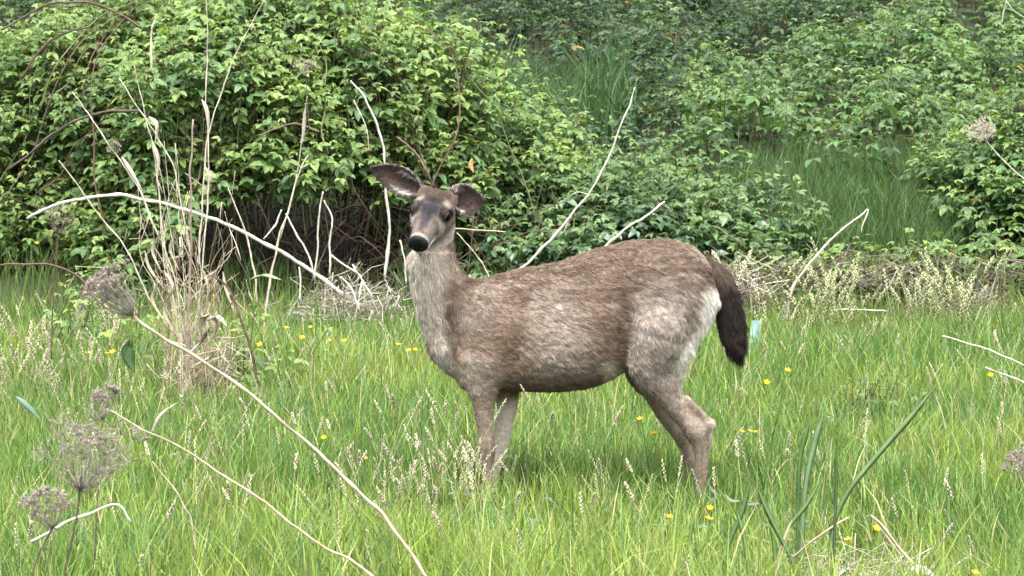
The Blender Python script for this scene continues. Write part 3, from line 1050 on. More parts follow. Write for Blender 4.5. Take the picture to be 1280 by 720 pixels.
def coat(P, N=None):
    """deer's coat colour at points P (deer space)"""
    px, py = 640 + P[:, 0] * SC, 645 - P[:, 2] * SC
    w1 = np.stack([fbm(P, 14, 50), fbm(P, 14, 60)], 1) - 0.5
    qx, qy = px + 26 * w1[:, 0], py + 26 * w1[:, 1]
    c = np.tile(np.array([0.165, 0.122, 0.094]), (len(P), 1))

    def mixc(c, col, m):
        return c * (1 - m[:, None]) + np.array(col) * m[:, None]
    streak = fbm(P * np.array([0.45, 1, 1.6]), 26, 70)
    fine = fbm(P * np.array([0.42, 1, 1.7]), 75, 90)
    # body patches
    c = mixc(c, (0.235, 0.195, 0.165), sm(0.42, 0.62, streak) * 0.85)
    c = mixc(c, (0.09, 0.064, 0.05), sm(0.52, 0.34, streak) * 0.6 * (1 - sm(400, 440, qy)))
    c = mixc(c, (0.140, 0.088, 0.056), 0.75 * blob2(qx, qy, 640, 425, 34, 45))
    c = mixc(c, (0.155, 0.106, 0.076), 0.6 * blob2(qx, qy, 745, 400, 32, 48, 0.7))
    c = mixc(c, (0.29, 0.25, 0.215), 0.75 * blob2(qx, qy, 692, 415, 36, 55, 0.7))
    c = mixc(c, (0.27, 0.23, 0.195), 0.6 * blob2(qx, qy, 600, 465, 34, 30, 0.7))
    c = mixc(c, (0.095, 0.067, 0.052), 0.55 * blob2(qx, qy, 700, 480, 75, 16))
    c = mixc(c, (0.275, 0.245, 0.225), 0.85 * blob2(qx, qy, 830, 415, 52, 65) * (0.75 + 0.25 * sm(0.35, 0.6, vnoise(P, 60, 3))))
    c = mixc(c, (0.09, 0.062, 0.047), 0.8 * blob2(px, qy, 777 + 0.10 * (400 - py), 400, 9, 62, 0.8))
    c = mixc(c, (0.175, 0.135, 0.108), 0.5 * blob2(qx, qy, 720, 322, 90, 12))
    c = mixc(c, (0.085, 0.058, 0.045), 0.75 * blob2(px, py, 872, 330 + (px - 872) * 0.75, 34, 8, 0.8))
    c = mixc(c, (0.125, 0.09, 0.068), 0.7 * sm(372, 335, qy) * sm(600, 660, px) * sm(880, 800, px))
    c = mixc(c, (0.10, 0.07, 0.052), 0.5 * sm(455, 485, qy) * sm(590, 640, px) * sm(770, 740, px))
    # shoulder and nape
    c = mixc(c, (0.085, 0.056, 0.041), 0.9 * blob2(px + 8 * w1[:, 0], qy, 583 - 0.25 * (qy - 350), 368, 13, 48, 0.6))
    c = mixc(c, (0.24, 0.20, 0.17), 0.6 * blob2(qx, qy, 607, 385, 30, 32))
    c = c * (0.76 + 0.46 * sm(0.3, 0.7, fine))[:, None]
    # neck front greyish cream, chest white
    nk = blob2(qx, qy, 530, 362, 30, 62, 0.35)
    c = mixc(c, (0.42, 0.385, 0.34), 0.9 * nk)
    c = mixc(c, (0.46, 0.43, 0.385), 0.8 * blob2(px, py, 512, 365, 11, 55))
    c = mixc(c, (0.44, 0.41, 0.37), 0.8 * blob2(qx, qy, 553, 438, 11, 40))
    c = mixc(c, (0.28, 0.24, 0.20), 0.5 * blob2(qx, qy, 575, 470, 18, 26))
    # groin and belly
    c = mixc(c, (0.42, 0.38, 0.33), 0.8 * blob2(qx, qy, 762, 462, 18, 15))
    # rump patch and back of thigh
    inr = sm(867, 877, px + 0.55 * np.clip(py - 395, 0, 99)) * sm(350, 366, py) * sm(478, 440, py)
    c = mixc(c, (0.62, 0.60, 0.56), 0.95 * inr)
    c = mixc(c, (0.50, 0.47, 0.43), 0.7 * blob2(px, py, 866 - 0.35 * (py - 440), 445, 9, 38, 0.4))
    c = mixc(c, (0.40, 0.36, 0.31), 0.55 * blob2(px, py, 858, 478, 8, 20))
    # legs
    leg = sm(490, 520, py)
    c = mixc(c, (0.20, 0.165, 0.138), 0.7 * leg)
    c = mixc(c, (0.10, 0.08, 0.066), (leg * sm(0.5, 0.7, fbm(P * np.array([1.6, 1, 0.5]), 30, 97)) * 0.7))
    c = mixc(c, (0.50, 0.45, 0.39), 0.8 * leg * (P[:, 1] > 0.02) * (px < 700))
    c = mixc(c, (0.25, 0.20, 0.16), 0.6 * leg * (P[:, 1] > 0.02) * (px > 700))
    c = mixc(c, (0.10, 0.078, 0.062), 0.5 * blob2(px, py, 876, 600, 12, 18) * leg)
    c = mixc(c, (0.34, 0.30, 0.26), 0.7 * leg * sm(884, 892, px))
    c = c * np.array([1.20, 1.18, 1.13])
    # head, in its own frame
    Q = P - H0
    f, r, u = Q @ HF, Q @ HR, Q @ HU
    hd = ((np.abs(r) < 0.11) & (f > -0.17) & (f < 0.2) & (u > -0.115) & (u < 0.12) & (py < 312))
    hw = hd * 1.0
    ar = np.abs(r)
    hc = np.tile(np.array([0.15, 0.118, 0.098]), (len(P), 1))
    hc = mixc(hc, (0.068, 0.047, 0.036), 0.92 * blob2(f, r, -0.062, 0, 0.048, 0.060, 0.4))          # crown
    hc = mixc(hc, (0.026, 0.024, 0.027), 0.95 * blob2(f + 0.4 * (fbm(P, 90, 4) - 0.5) * 0.03, r * (1 + 14.0 * np.clip(f, 0, 1)), 0.010, 0, 0.052, 0.046, 0.45) * (u > -0.03))
    hc = mixc(hc, (0.04, 0.038, 0.046), 0.85 * blob2(f, r, 0.06, 0, 0.06, 0.017) * (u > -0.03))
    hc = mixc(hc, (0.36, 0.30, 0.25), 0.7 * blob2(f, ar, -0.032, 0.050, 0.016, 0.012, 0.8))   # brow spots
    hc = mixc(hc, (0.46, 0.42, 0.37), 0.85 * blob2(f, ar, 0.040, 0.054, 0.012, 0.014, 0.5))    # under the eye
    hc = mixc(hc, (0.17, 0.14, 0.12), 0.8 * sm(0.05, 0.08, f) * sm(0.014, 0.024, ar))
    hc = mixc(hc, (0.07, 0.065, 0.07), 0.6 * blob2(f, ar, -0.012, 0.03, 0.012, 0.022, 0.5) * (u > -0.02))
    hc = mixc(hc, (0.36, 0.33, 0.30), 0.6 * sm(0.126, 0.136, f) * (u > -0.06))
    hc = mixc(hc, (0.72, 0.70, 0.66), 0.95 * sm(-0.046, -0.056, u) * sm(0.03, 0.07, f))          # chin
    hc = mixc(hc, (0.42, 0.38, 0.34), 0.8 * sm(-0.05, -0.085, u) * sm(0.06, 0.0, f))          # throat
    hc = mixc(hc, (0.008, 0.007, 0.007), 0.98 * blob2(f, u, 0.004, 0.008, 0.036, 0.025, 0.35) * (ar > 0.036))
    c = np.where(hw[:, None] > 0, hc, c)
    return c


def quads_area(V, F):
    a, b, c, d = (V[F[:, i]] for i in range(4))
    n = np.cross(c - a, d - b)
    A = np.linalg.norm(n, axis=1) / 2
    return A, n / np.maximum(2 * A, 1e-12)[:, None]


def fur(name, parent, V, F, n, flow, colf, length, radius, lift=0.22, jitter=0.35, wt=None):
    A, N = quads_area(V, F)
    w_ = A if wt is None else A * wt(V[F].mean(1))
    i = rng.choice(len(F), n, p=w_ / w_.sum())
    u, v = rng.random((n, 1)), rng.random((n, 1))
    q = V[F[i]]
    P = (q[:, 0] * (1 - u) + q[:, 1] * u) * (1 - v) + (q[:, 3] * (1 - u) + q[:, 2] * u) * v
    Nn = N[i]
    D = flow(P)
    D = D + jitter * (np.stack([fbm(P, 22, s) for s in (81, 84, 87)], 1) - 0.5) * 2.2 + rng.normal(0, 0.12, P.shape)
    D = nrm(D - Nn * np.sum(D * Nn, 1, keepdims=True))
    Ld = length(P)[:, None] * rng.uniform(0.6, 1.25, (n, 1))
    lf = lift * rng.uniform(0.4, 1.6, (n, 1))
    p0 = P - Nn * 0.001
    p1 = P + (D * 0.5 + Nn * lf * 0.75) * Ld
    p2 = P + (D * 1.0 + Nn * lf * 0.85 + np.array([0, 0, -0.08])) * Ld
    cl = (np.stack([vnoise(P, 85, s) for s in (3, 5, 8)], 1) - 0.5) * Ld * 0.75
    p1 = p1 + cl * 0.4
    p2 = p2 + cl
    pts = np.stack([p0, p1, p2], 1).reshape(-1, 3).astype(np.float32)
    cu = bpy.data.hair_curves.new(name)
    cu.add_curves([3] * n)
    cu.attributes["position"].data.foreach_set("vector", pts.ravel())
    ra = cu.attributes.get("radius") or cu.attributes.new("radius", 'FLOAT', 'POINT')
    rr = np.tile(np.array([1.0, 0.8, 0.15], np.float32), n) * np.repeat(radius(P), 3)
    ra.data.foreach_set("value", rr.astype(np.float32))
    c = colf(P)
    g = rng.random((n, 1))
    c = c * np.where(g < 0.2, 0.68, np.where(g > 0.8, 1.4, 1.0)) * rng.uniform(0.88, 1.12, (n, 1))
    ca = cu.attributes.new("tint", 'FLOAT_COLOR', 'CURVE')
    c4 = np.ones((n, 4), np.float32)
    c4[:, :3] = np.clip(c, 0, 0.85)
    ca.data.foreach_set("color", c4.ravel())
    cu.materials.append(M_FUR)
    o = bpy.data.objects.new(name, cu)
    C.objects.link(o)
    o.parent = parent
    return o


def body_flow(P):
    px, py = 640 + P[:, 0] * SC, 645 - P[:, 2] * SC
    D = np.tile(np.array([1.0, 0.0, -0.45]), (len(P), 1))
    th = (sm(775, 820, px) * sm(340, 400, py))[:, None]
    D = D * (1 - th) + np.array([0.35, 0, -1.0]) * th
    nk = (sm(600, 570, px))[:, None]
    D = D * (1 - nk) + np.array([0.15, 0, -1.0]) * nk
    lg = sm(475, 500, py)[:, None]
    D = D * (1 - lg) + np.array([0.05, 0, -1.0]) * lg
    Q = P - H0
    hd = ((np.abs(Q @ HR) < 0.11) & (Q @ HF > -0.17) & (py < 312))[:, None]
    return np.where(hd, -HF + 0 * D, D)


def fur_len(P):
    px, py = 640 + P[:, 0] * SC, 645 - P[:, 2] * SC
    l = 0.0165 + 0 * px
    l = np.where(py > 490, 0.007, l)
    Q = P - H0
    hd = (np.abs(Q @ HR) < 0.11) & (Q @ HF > -0.15) & (py < 312)
    l = np.where(hd, 0.008 - 0.003 * sm(0.0, 0.1, Q @ HF), l)
    return l + 0.010 * (blob2(px, py, 535, 390, 34, 70) * ~hd) + 0.012 * blob2(px, py, 872, 400, 18, 50)


def skin_ribbon_mesh(name, Vg, closed=False, cols=None):
    """double-walled sheet from a grid (nu,nv,3) pushed apart by its normals is made by caller"""
    nu, nv = Vg.shape[:2]
    i = (np.arange(nu - 1)[:, None] * nv + np.arange(nv - 1)[None]).ravel()
    return Vg.reshape(-1, 3), np.stack([i, i + 1, i + nv + 1, i + nv], 1)


def make_ear(parent, base, tipdir, inward, length, width, cup, label=None, rnd=False):
    """cupped deer ear: base point, axis, direction the opening faces"""
    T = nrm(np.array(tipdir))
    I = nrm(np.array(inward) - T * (np.array(inward) @ T))
    Sx = np.cross(T, I)
    nu, nv = 26, 19
    u = np.linspace(0, 1, nu)
    v = np.linspace(-1, 1, nv)
    prof = np.interp(u, [0, 0.08, 0.2, 0.4, 0.6, 0.8, 0.92, 1.0], [0.36, 0.5, 0.78, 1.0, 0.97, 0.66, 0.34, 0.02]) * width / 2
    if rnd:
        prof = np.sqrt(np.clip(1 - (2 * (0.12 + 0.88 * u) - 1) ** 2, 0, 1)) * width / 2
    curl = np.interp(u, [0, 0.25, 0.6, 1.0], [2.5, 1.6, cup, 0.5])
    G = np.zeros((nu, nv, 3))
    for a in range(nu):
        th = v * curl[a]
        R_ = prof[a] / max(np.sin(min(curl[a], 1.57)), 0.3)
        sx = R_ * np.sin(th)
        dn = -R_ * np.cos(th) + R_ * np.cos(curl[a]) * 0.4
        G[a] = base + T * (u[a] * length) + Sx * sx[:, None] + I * dn[:, None] - I * 0.012 * math.sin(u[a] * 3.1)
    Vi, Fi = skin_ribbon_mesh("e", G)
    n = len(Vi)
    du = np.gradient(G, axis=0)
    dv = np.gradient(G, axis=1)
    nn = nrm(np.cross(du, dv)).reshape(-1, 3)
    mid = nn.reshape(nu, nv, 3)[nu // 2, nv // 2]
    if mid @ I < 0:
        nn = -nn
    Vo = Vi - nn * 0.0035
    # rims joined
    ring = np.concatenate([np.arange(nv), np.arange(1, nu) * nv + nv - 1, (nu - 1) * nv + np.arange(nv - 2, -1, -1), np.arange(nu - 2, 0, -1) * nv])
    r2 = np.roll(ring, -1)
    rim = np.stack([ring, r2, r2 + n, ring + n], 1)
    F = np.vstack([Fi, Fi[:, ::-1] + n, rim[:, ::-1]])
    V = np.vstack([Vi, Vo])
    U, W = np.repeat(u, nv), np.tile(v, nu)
    wn = fbm(Vi, 40, 77)
    cin = np.tile(np.array([0.085, 0.056, 0.049]), (n, 1))

    def mx(c, col, m):
        return c * (1 - m[:, None]) + np.array(col) * m[:, None]
    cin = mx(cin, (0.15, 0.09, 0.078), 0.6 * blob2(U, W, 0.62, 0.0, 0.25, 0.45))
    cin = mx(cin, (0.05, 0.035, 0.034), 0.8 * blob2(U, W, 0.38, 0.1, 0.16, 0.3))
    cin = mx(cin, (0.66, 0.63, 0.60), 0.95 * blob2(U, W + 0.2 * (wn - 0.5), 0.36, 0.52, 0.20, 0.15, 0.3))
    cin = mx(cin, (0.5, 0.48, 0.45), 0.85 * blob2(U, W + 0.3 * (wn - 0.5), 0.28, -0.62, 0.26, 0.22))
    cin = mx(cin, (0.04, 0.033, 0.033), 0.85 * sm(0.82, 0.93, np.abs(W)) * (U > 0.2))
    cin = mx(cin, (0.04, 0.033, 0.033), 0.85 * sm(0.88, 0.97, U))
    cout = np.tile(np.array([0.085, 0.07, 0.062]), (n, 1))
    cout = mx(cout, (0.30, 0.28, 0.25), 0.7 * sm(0.93, 1.0, np.abs(W)))
    Kc = np.vstack([cin, cout])
    ear = link("ear", mesh_np("ear", V, [F], Kc, True), M_EAR, parent)
    if label:
        ear["label"] = label

    def colf(P):
        d = ((P[:, None] - V[None, ::3]) ** 2).sum(-1) if len(P) < 2500 else None
        if d is None:
            out = np.zeros((len(P), 3))
            for s in range(0, len(P), 2000):
                dd = ((P[s:s + 2000, None] - V[None, ::3]) ** 2).sum(-1)
                out[s:s + 2000] = Kc[::3][dd.argmin(1)]
            return out
        return Kc[::3][d.argmin(1)]
    fur("ear_fur", ear, V, F, 5200, lambda P: T + 0 * P, colf, lambda P: 0.010 + 0 * P[:, 0], lambda P: 0.00045 + 0 * P[:, 0], 0.35)
    return ear


def build_deer():
    root = empty("deer", O, "brown-grey doe standing side-on in the grass, head turned to the viewer", "deer")
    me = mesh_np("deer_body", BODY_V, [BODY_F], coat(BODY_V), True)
    body = link("body", me, M_COAT, root)
    R_ = lambda P: np.where((640 + P[:, 0] * SC < 580) & (645 - P[:, 2] * SC < 312), 0.00042, 0.00062)
    fur("coat_fur", body, BODY_V, BODY_F, 210000, body_flow, coat, fur_len, R_,
        wt=lambda c: (1 + 1.6 * ((640 + c[:, 0] * SC < 580) & (645 - c[:, 2] * SC < 312))) *
        (np.linalg.norm(c - hp(0.005, 0.0585, 0.007), axis=1) > 0.0235) * (np.linalg.norm(c - hp(0.005, -0.0585, 0.007), axis=1) > 0.0235) * (np.linalg.norm(c - hp(0.155, 0, -0.028), axis=1) > 0.034))
    # eyes
    for s in (1, -1):
        mb = MB()
        c = hp(0.005, s * 0.0585, 0.007)
        mb.blob(c, 0.0185, axis=HF, k=16, rings=11, ln=1.12)
        link("eye", mb.mesh("eye"), M_EYE, root)
        ld = MB()
        arc = [c + (HF * math.cos(a) * 0.0205 + HU * math.sin(a) * 0.0165) + HR * s * (0.0085 - 0.006 * abs(math.cos(a))) for a in np.linspace(0.1, math.pi - 0.1, 12)]
        ld.tube(arc, 0.0032, (0.045, 0.035, 0.03), k=6)
        arc = [c + (HF * math.cos(a) * 0.0205 + HU * math.sin(a) * 0.0145) + HR * s * (0.0085 - 0.006 * abs(math.cos(a))) for a in np.linspace(math.pi + 0.1, 2 * math.pi - 0.1, 12)]
        ld.tube(arc, 0.0022, (0.05, 0.04, 0.035), k=6)
        link("eyelid", ld.mesh("eyelid"), M_COAT, root)
    # nose: its own rounded pad with nostrils
    Fn = Field((H0 + HF * 0.15 - 0.07), (H0 + HF * 0.15 + 0.07), 0.0022)
    fr = (HF, HR, HU)
    Fn.ell(hp(0.150, 0, -0.027), (0.019, 0.034, 0.034), 0.012, fr)
    for s in (-1, 1):
        Fn.ell(hp(0.148, s * 0.021, -0.029), (0.018, 0.016, 0.021), 0.010, fr)
    Fn.ell(hp(0.152, 0, -0.042), (0.012, 0.012, 0.012), 0.012, fr)
    for s in (-1, 1):
        Fn.ell(hp(0.168, s * 0.021, -0.036), (0.009, 0.0085, 0.0055), 0.004, fr, True)
    Vn, Fq = Fn.nets()
    link("nose", mesh_np("nose", smooth_mesh(Vn, Fq, 1), [Fq], None, True), M_NOSE, root)
    # mouth line
    mb = MB()
    mb.tube([hp(0.098, 0.030, -0.052), hp(0.128, 0.024, -0.056), hp(0.146, 0.0, -0.058), hp(0.128, -0.024, -0.056), hp(0.098, -0.030, -0.052)], 0.0022, (0.02, 0.016, 0.015), k=6)
    link("mouth", mb.mesh("mouth"), M_COAT, root)
    # ears
    b1 = hp(-0.095, 0.060, 0.016)
    t1 = dp(464, 209, -0.02)
    make_ear(root, b1, t1 - b1, (0.12, -1.0, -0.05), float(np.linalg.norm(t1 - b1)) * 1.0, 0.098, 0.95)
    b2 = hp(-0.085, -0.060, 0.014)
    make_ear(root, b2, (0.82, 0.57, 0.02), (0.57, -0.82, 0.12), 0.140, 0.116, 1.15, "ear turned sideways, seen foreshortened", True)
    # tail
    Ft = Field((0.66, -0.12, 0.45), (0.92, 0.12, 1.02), 0.005)
    tp = [(dp(880, 334, -0.0), 0.030), (dp(899, 350, -0.01), 0.033), (dp(909, 375, -0.015), 0.038), (dp(914, 405, -0.02), 0.036), (dp(919, 430, -0.02), 0.028), (dp(922, 445, -0.02), 0.014)]
    tc_ = catmull([q[0] for q in tp], 8)
    tr_ = np.interp(np.linspace(0, 5, len(tc_)), range(6), [0.030, 0.034, 0.038, 0.037, 0.030, 0.011])
    Ft.chain(list(zip(tc_, tr_)), 0.004, 0.8)
    Vt, Ftq = Ft.nets()

    def tail_col(P):
        py = 645 - P[:, 2] * SC
        px = 640 + P[:, 0] * SC
        c = np.tile(np.array([0.022, 0.016, 0.014]), (len(P), 1))
        m = sm(362, 338, py)[:, None]
        c = c * (1 - m) + np.array([0.10, 0.073, 0.056]) * m
        m = (sm(0.5, 0.75, fbm(P, 30, 5)) * 0.5 * sm(400, 440, py))[:, None]
        c = c * (1 - m) + np.array([0.055, 0.032, 0.024]) * m
        return c
    tail = link("tail", mesh_np("tail", Vt, [Ftq], tail_col(Vt), True), M_COAT, root)
    fur("tail_fur", tail, Vt, Ftq, 16000, lambda P: np.array([0.25, 0, -1.0]) + 0 * P, tail_col, lambda P: 0.034 + 0 * P[:, 0], lambda P: 0.0006 + 0 * P[:, 0], 0.32)
    # white side fringe of the rump under the tail
    # hooves
    for px, py, dy in ((601, 652, -0.088), (603, 641, 0.072), (864, 655, -0.095), (847, 645, 0.095)):
        c = dp(px, py, dy)
        mb = MB()
        for s in (-1, 1):
            q = np.array([[0.012, s * 0.011, 0.045], [0.0, s * 0.012, 0.02], [-0.022, s * 0.010, 0.004]])
            b = np.array([c[0], c[1], 0.0])
            mb.tube(b + q, [0.014, 0.016, 0.006], k=8)
        link("hoof", mb.mesh("hoof"), M_HOOF, root)


build_deer()


# ------------------------------------------------------------------ dry stems and canes, each a thing of its own
def pxpath(pts, y, n=7):
    """pts: (px, py) or (px, py, dy) along the stem at depth y"""
    P = [at(p[0], p[1], y + (p[2] if len(p) > 2 else 0)) for p in pts]
    return catmull(P, n)


def stem(name, label, cat, pts, y, r0, r1, col, group=None, jit=0.0, mat=None, leaves=(), knots=True, twigs=()):
    P = pxpath(pts, y)
    P = P + (np.stack([fbm(P, 9, 17), fbm(P, 9, 18), fbm(P, 9, 19)], 1) - 0.5) * 0.03 * min(1.0, 0.5 + r1 * 60)
    base = P[-1] if P[-1][2] < P[0][2] else P[0]
    r = np.linspace(r0, r1, len(P)) * (0.8 + 0.4 * vnoise(P, 25, 6))
    if knots:
        r = r * (1 + 0.25 * (rng.random(len(P)) < 0.16))
    c = np.array(col) * (0.55 + 0.8 * fbm(P, 14, 23)[:, None])
    if leaves or twigs:
        root = empty(name, base, label, cat, group)
        mb = MB()
        mb.tube(P, r, c, 6, jit)
        link("stalk", mb.mesh("stalk", origin=base), mat or M_DRY, root)
        for lf in leaves:
            Q = pxpath(lf[0], y)
            m2 = MB()
            wv = np.sin(np.linspace(0.25, math.pi - 0.05, len(Q))) * lf[1]
            m2.ribbon(Q, wv, (0.8, 0.5, 0.1), np.array(lf[2] if len(lf) > 2 else PALE), 0.35)
            link("dead_leaf", m2.mesh("dead_leaf", origin=base), M_SEED, root)
        for tw in twigs:
            Q = pxpath(tw[0], y)
            m2 = MB()
            m2.tube(Q, np.linspace(tw[1], tw[1] * 0.4, len(Q)), np.array(col) * 0.95, 5)
            link("side_twig", m2.mesh("side_twig", origin=base), M_DRY, root)
        return root
    mb = MB()
    mb.tube(P, r, c, 6, jit)
    o = link(name, mb.mesh(name, origin=base), mat or M_DRY)
    o.location = base
    return tag(o, label, cat, group)


WH = (0.50, 0.47, 0.41)
TAN = (0.44, 0.37, 0.26)
stem("dead_cane", "long pale cane arching across the front of the left bramble mound", "dead cane", [(34, 274), (60, 260), (110, 247), (160, 246), (220, 258), (290, 284), (350, 315), (395, 342), (432, 372)], 16.6, 0.009, 0.012, WH)
stem("dead_cane", "white curved stalk rising just left of the deer's left ear", "dead stalk", [(438, 100), (455, 122), (470, 152), (479, 190), (483, 240), (486, 290), (481, 350)], 16.8, 0.0045, 0.009, WH,
     twigs=[([(442, 125), (458, 160), (461, 190)], 0.004)])
stem("dead_cane", "long white bare stalk slanting up behind the deer's withers", "dead stalk", [(793, 110), (783, 140), (765, 185), (742, 232), (712, 272), (680, 310), (652, 336), (625, 370)], 15.8, 0.0035, 0.009, WH,
     twigs=[([(712, 272), (704, 290), (690, 297)], 0.004), ([(735, 243), (722, 240), (712, 246)], 0.003)])
stem("dead_cane", "pale bent cane with a drooping tip at the right of the deer", "dead cane", [(1078, 292), (1080, 276), (1083, 263), (1068, 276), (1042, 296), (1018, 322), (998, 350), (988, 375), (985, 402)], 16.4, 0.003, 0.009, (0.52, 0.46, 0.38))
stem("dead_cane", "short whitish twig just above the deer's rump", "dead twig", [(830, 252), (812, 268), (788, 283), (762, 302), (748, 325)], 16.0, 0.005, 0.008, WH)
stem("dead_cane", "thin brown twig leaning above the deer's ear", "dead twig", [(499, 172), (512, 185), (524, 197), (534, 215)], 17.2, 0.006, 0.007, (0.16, 0.11, 0.08))
stem("dead_cane", "dark cane running up through the top left brambles", "dead cane", [(0, 38), (30, 22), (62, 6), (100, 2), (125, 8), (150, 18), (178, 34)], 17.1, 0.006, 0.008, (0.09, 0.06, 0.05))
stem("dead_cane", "dark cane slanting under the upper left leaves", "dead cane", [(112, 34), (80, 42), (58, 56), (42, 76), (26, 98)], 17.2, 0.005, 0.009, (0.09, 0.055, 0.045))
stem("dead_cane", "dark bowed cane in the middle of the left mound", "dead cane", [(10, 214), (38, 192), (64, 168), (98, 150), (130, 140), (172, 137)], 17.0, 0.007, 0.008, (0.08, 0.055, 0.045))
stem("dead_cane", "short dark cane arched among leaves left of the white stalk", "dead cane", [(322, 172), (344, 160), (372, 155), (398, 164)], 17.2, 0.006, 0.007, (0.12, 0.085, 0.06))
stem("bramble_cane", "dark brown cane arching in from the left edge over the grass", "bramble cane", [(-8, 334), (22, 329), (56, 329), (84, 338), (104, 352), (120, 368)], 12.8, 0.004, 0.006, (0.10, 0.06, 0.05),
     twigs=[([(60, 329), (68, 312), (76, 306)], 0.0025)])
stem("bramble_cane", "dark hooked bramble cane standing right of the dry stalk clump", "bramble cane", [(264, 344), (276, 350), (288, 366), (297, 388), (308, 414), (318, 445), (322, 478)], 12.4, 0.004, 0.0065, (0.10, 0.065, 0.05),
     twigs=[([(292, 376), (280, 392), (270, 402)], 0.0035)], leaves=[([(312, 350), (330, 346), (352, 350)], 0.03, (0.3, 0.36, 0.2)), ([(318, 445), (325, 455), (332, 462)], 0.03, (0.1, 0.14, 0.07))])
stem("fallen_stalk", "longest straw-coloured stem slanting down across the lower left foreground", "dry stem", [(168, 394), (210, 422), (262, 456), (330, 508), (400, 566), (452, 616), (490, 660), (535, 724), (560, 765)], 6.2, 0.0030, 0.0042, TAN)
stem("fallen_stalk", "second pale stem slanting low across the bottom left corner", "dry stem", [(138, 512), (185, 542), (250, 576), (320, 624), (372, 660), (412, 686), (440, 700), (480, 735), (500, 760)], 6.3, 0.0020, 0.0036, TAN,
     leaves=[([(190, 540), (202, 520), (222, 503)], 0.012, (0.5, 0.47, 0.36))])
stem("fallen_stalk", "short thin stem crossing behind the lower left seed umbel", "dry stem", [(190, 578), (214, 606), (232, 636), (240, 650), (246, 690)], 6.4, 0.0015, 0.0022, TAN)
stem("fallen_stalk", "bent pale blade poking right of the lowest umbel", "dry stem", [(165, 652), (150, 633), (118, 642), (84, 654), (40, 676)], 5.9, 0.002, 0.0035, (0.5, 0.48, 0.42))
stem("fallen_stalk", "pale curved stem lying over grass at the right edge", "dry stem", [(1178, 420), (1215, 430), (1250, 444), (1290, 466), (1320, 520)], 12.3, 0.003, 0.004, (0.55, 0.5, 0.42))
stem("fallen_stalk", "short pale stem low at the right edge under the curved one", "dry stem", [(1232, 459), (1256, 468), (1290, 484), (1310, 520)], 12.0, 0.003, 0.004, (0.5, 0.46, 0.38))
stem("fallen_stalk", "forked pale twig at the top right corner", "dry twig", [(1252, 30), (1256, 8), (1262, -15)], 20.0, 0.004, 0.004, WH, twigs=[([(1258, 2), (1268, 14), (1285, 24)], 0.004)])
stem("fallen_stalk", "straw-coloured broken stem beside the broad green blades", "dry stem", [(1088, 644), (1108, 664), (1134, 696), (1170, 725)], 8.2, 0.0035, 0.004, TAN, leaves=[([(1088, 643), (1110, 672), (1128, 697)], 0.014, (0.45, 0.4, 0.3))])
stem("fallen_stalk", "brown folded stem lying across the straw litter", "dry stem", [(1062, 646), (1040, 660), (1010, 680), (985, 700)], 8.3, 0.003, 0.004, (0.32, 0.26, 0.18))
stem("fallen_stalk", "pale straw lying level on the dry stand's foot at right", "dry stem", [(1050, 386), (1080, 387), (1108, 389)], 16.3, 0.004, 0.005, (0.5, 0.46, 0.38))
stem("dead_cane", "thin horizontal straw beside the deer's neck", "dry stem", [(568, 287), (600, 288), (632, 290)], 16.5, 0.004, 0.003, TAN)
stem("dead_cane", "pale stalk leaning from the neck towards the withers", "dry stem", [(572, 290), (590, 312), (603, 330), (612, 350)], 15.9, 0.003, 0.004, TAN)

# tall single stalks of the left clump, back to front
single = [
    ("tallest thin dry stalk reaching the top edge above the clump", [(256, -8), (258, 30), (259, 70), (258, 120), (260, 180), (258, 260), (246, 400)], 13.2, 0.002, 0.004, [([(252, 124), (258, 140), (261, 170)], 0.022), ([(256, 208), (262, 222), (257, 238)], 0.02)]),
    ("dry stalk bending over with a pale hanging leaf", [(168, 82), (176, 120), (183, 150), (192, 190), (200, 250), (214, 380)], 13.4, 0.002, 0.004, [([(186, 146), (195, 156), (194, 180)], 0.022), ([(190, 176), (197, 200), (195, 232)], 0.02)]),
    ("slanting pale stalk with a seedy knot left of the clump", [(90, 114), (112, 146), (140, 186), (158, 212), (176, 240), (200, 300)], 13.5, 0.0025, 0.005, [([(152, 196), (162, 212), (178, 238)], 0.02)]),
    ("thin slanting stalk crossing high through the clump", [(150, 98), (168, 128), (196, 168), (214, 202), (226, 250), (240, 330)], 13.3, 0.002, 0.0035, []),
    ("pale stalk slanting low at the clump's left", [(74, 202), (96, 228), (120, 262), (148, 298), (166, 330), (190, 380)], 13.0, 0.0025, 0.004, []),
    ("dry stalk with a slim hanging pale leaf in the mound's middle", [(384, 120), (380, 150), (376, 180), (368, 230), (350, 300)], 14.5, 0.0015, 0.003, [([(381, 136), (379, 158), (378, 180)], 0.022)]),
    ("light twig slanting up from the clump through the leaves", [(333, -4), (312, 32), (294, 70), (280, 106), (268, 140), (256, 200), (248, 330)], 13.4, 0.0018, 0.004, []),
    ("short pale stick standing in the leaves left of centre", [(196, 18), (190, 34), (188, 52), (190, 90)], 16.9, 0.005, 0.006, []),
    ("grey forked stalk between the clump and the hollow", [(384, 196), (374, 214), (364, 250), (352, 290), (338, 350), (330, 400)], 13.8, 0.003, 0.006, [([(388, 204), (378, 210), (368, 218)], 0.02)]),
    ("dry stalk curving up through the mound beside the hollow", [(285, 236), (296, 262), (308, 300), (318, 340), (322, 380)], 14.2, 0.003, 0.005, []),
]
for lb, pts, y, r0, r1, lv in single:
    stem("dry_stalk", lb, "dry stalk", pts, y, r0, r1, (0.46, 0.41, 0.32), "tall dry stalks around the left clump", leaves=lv)
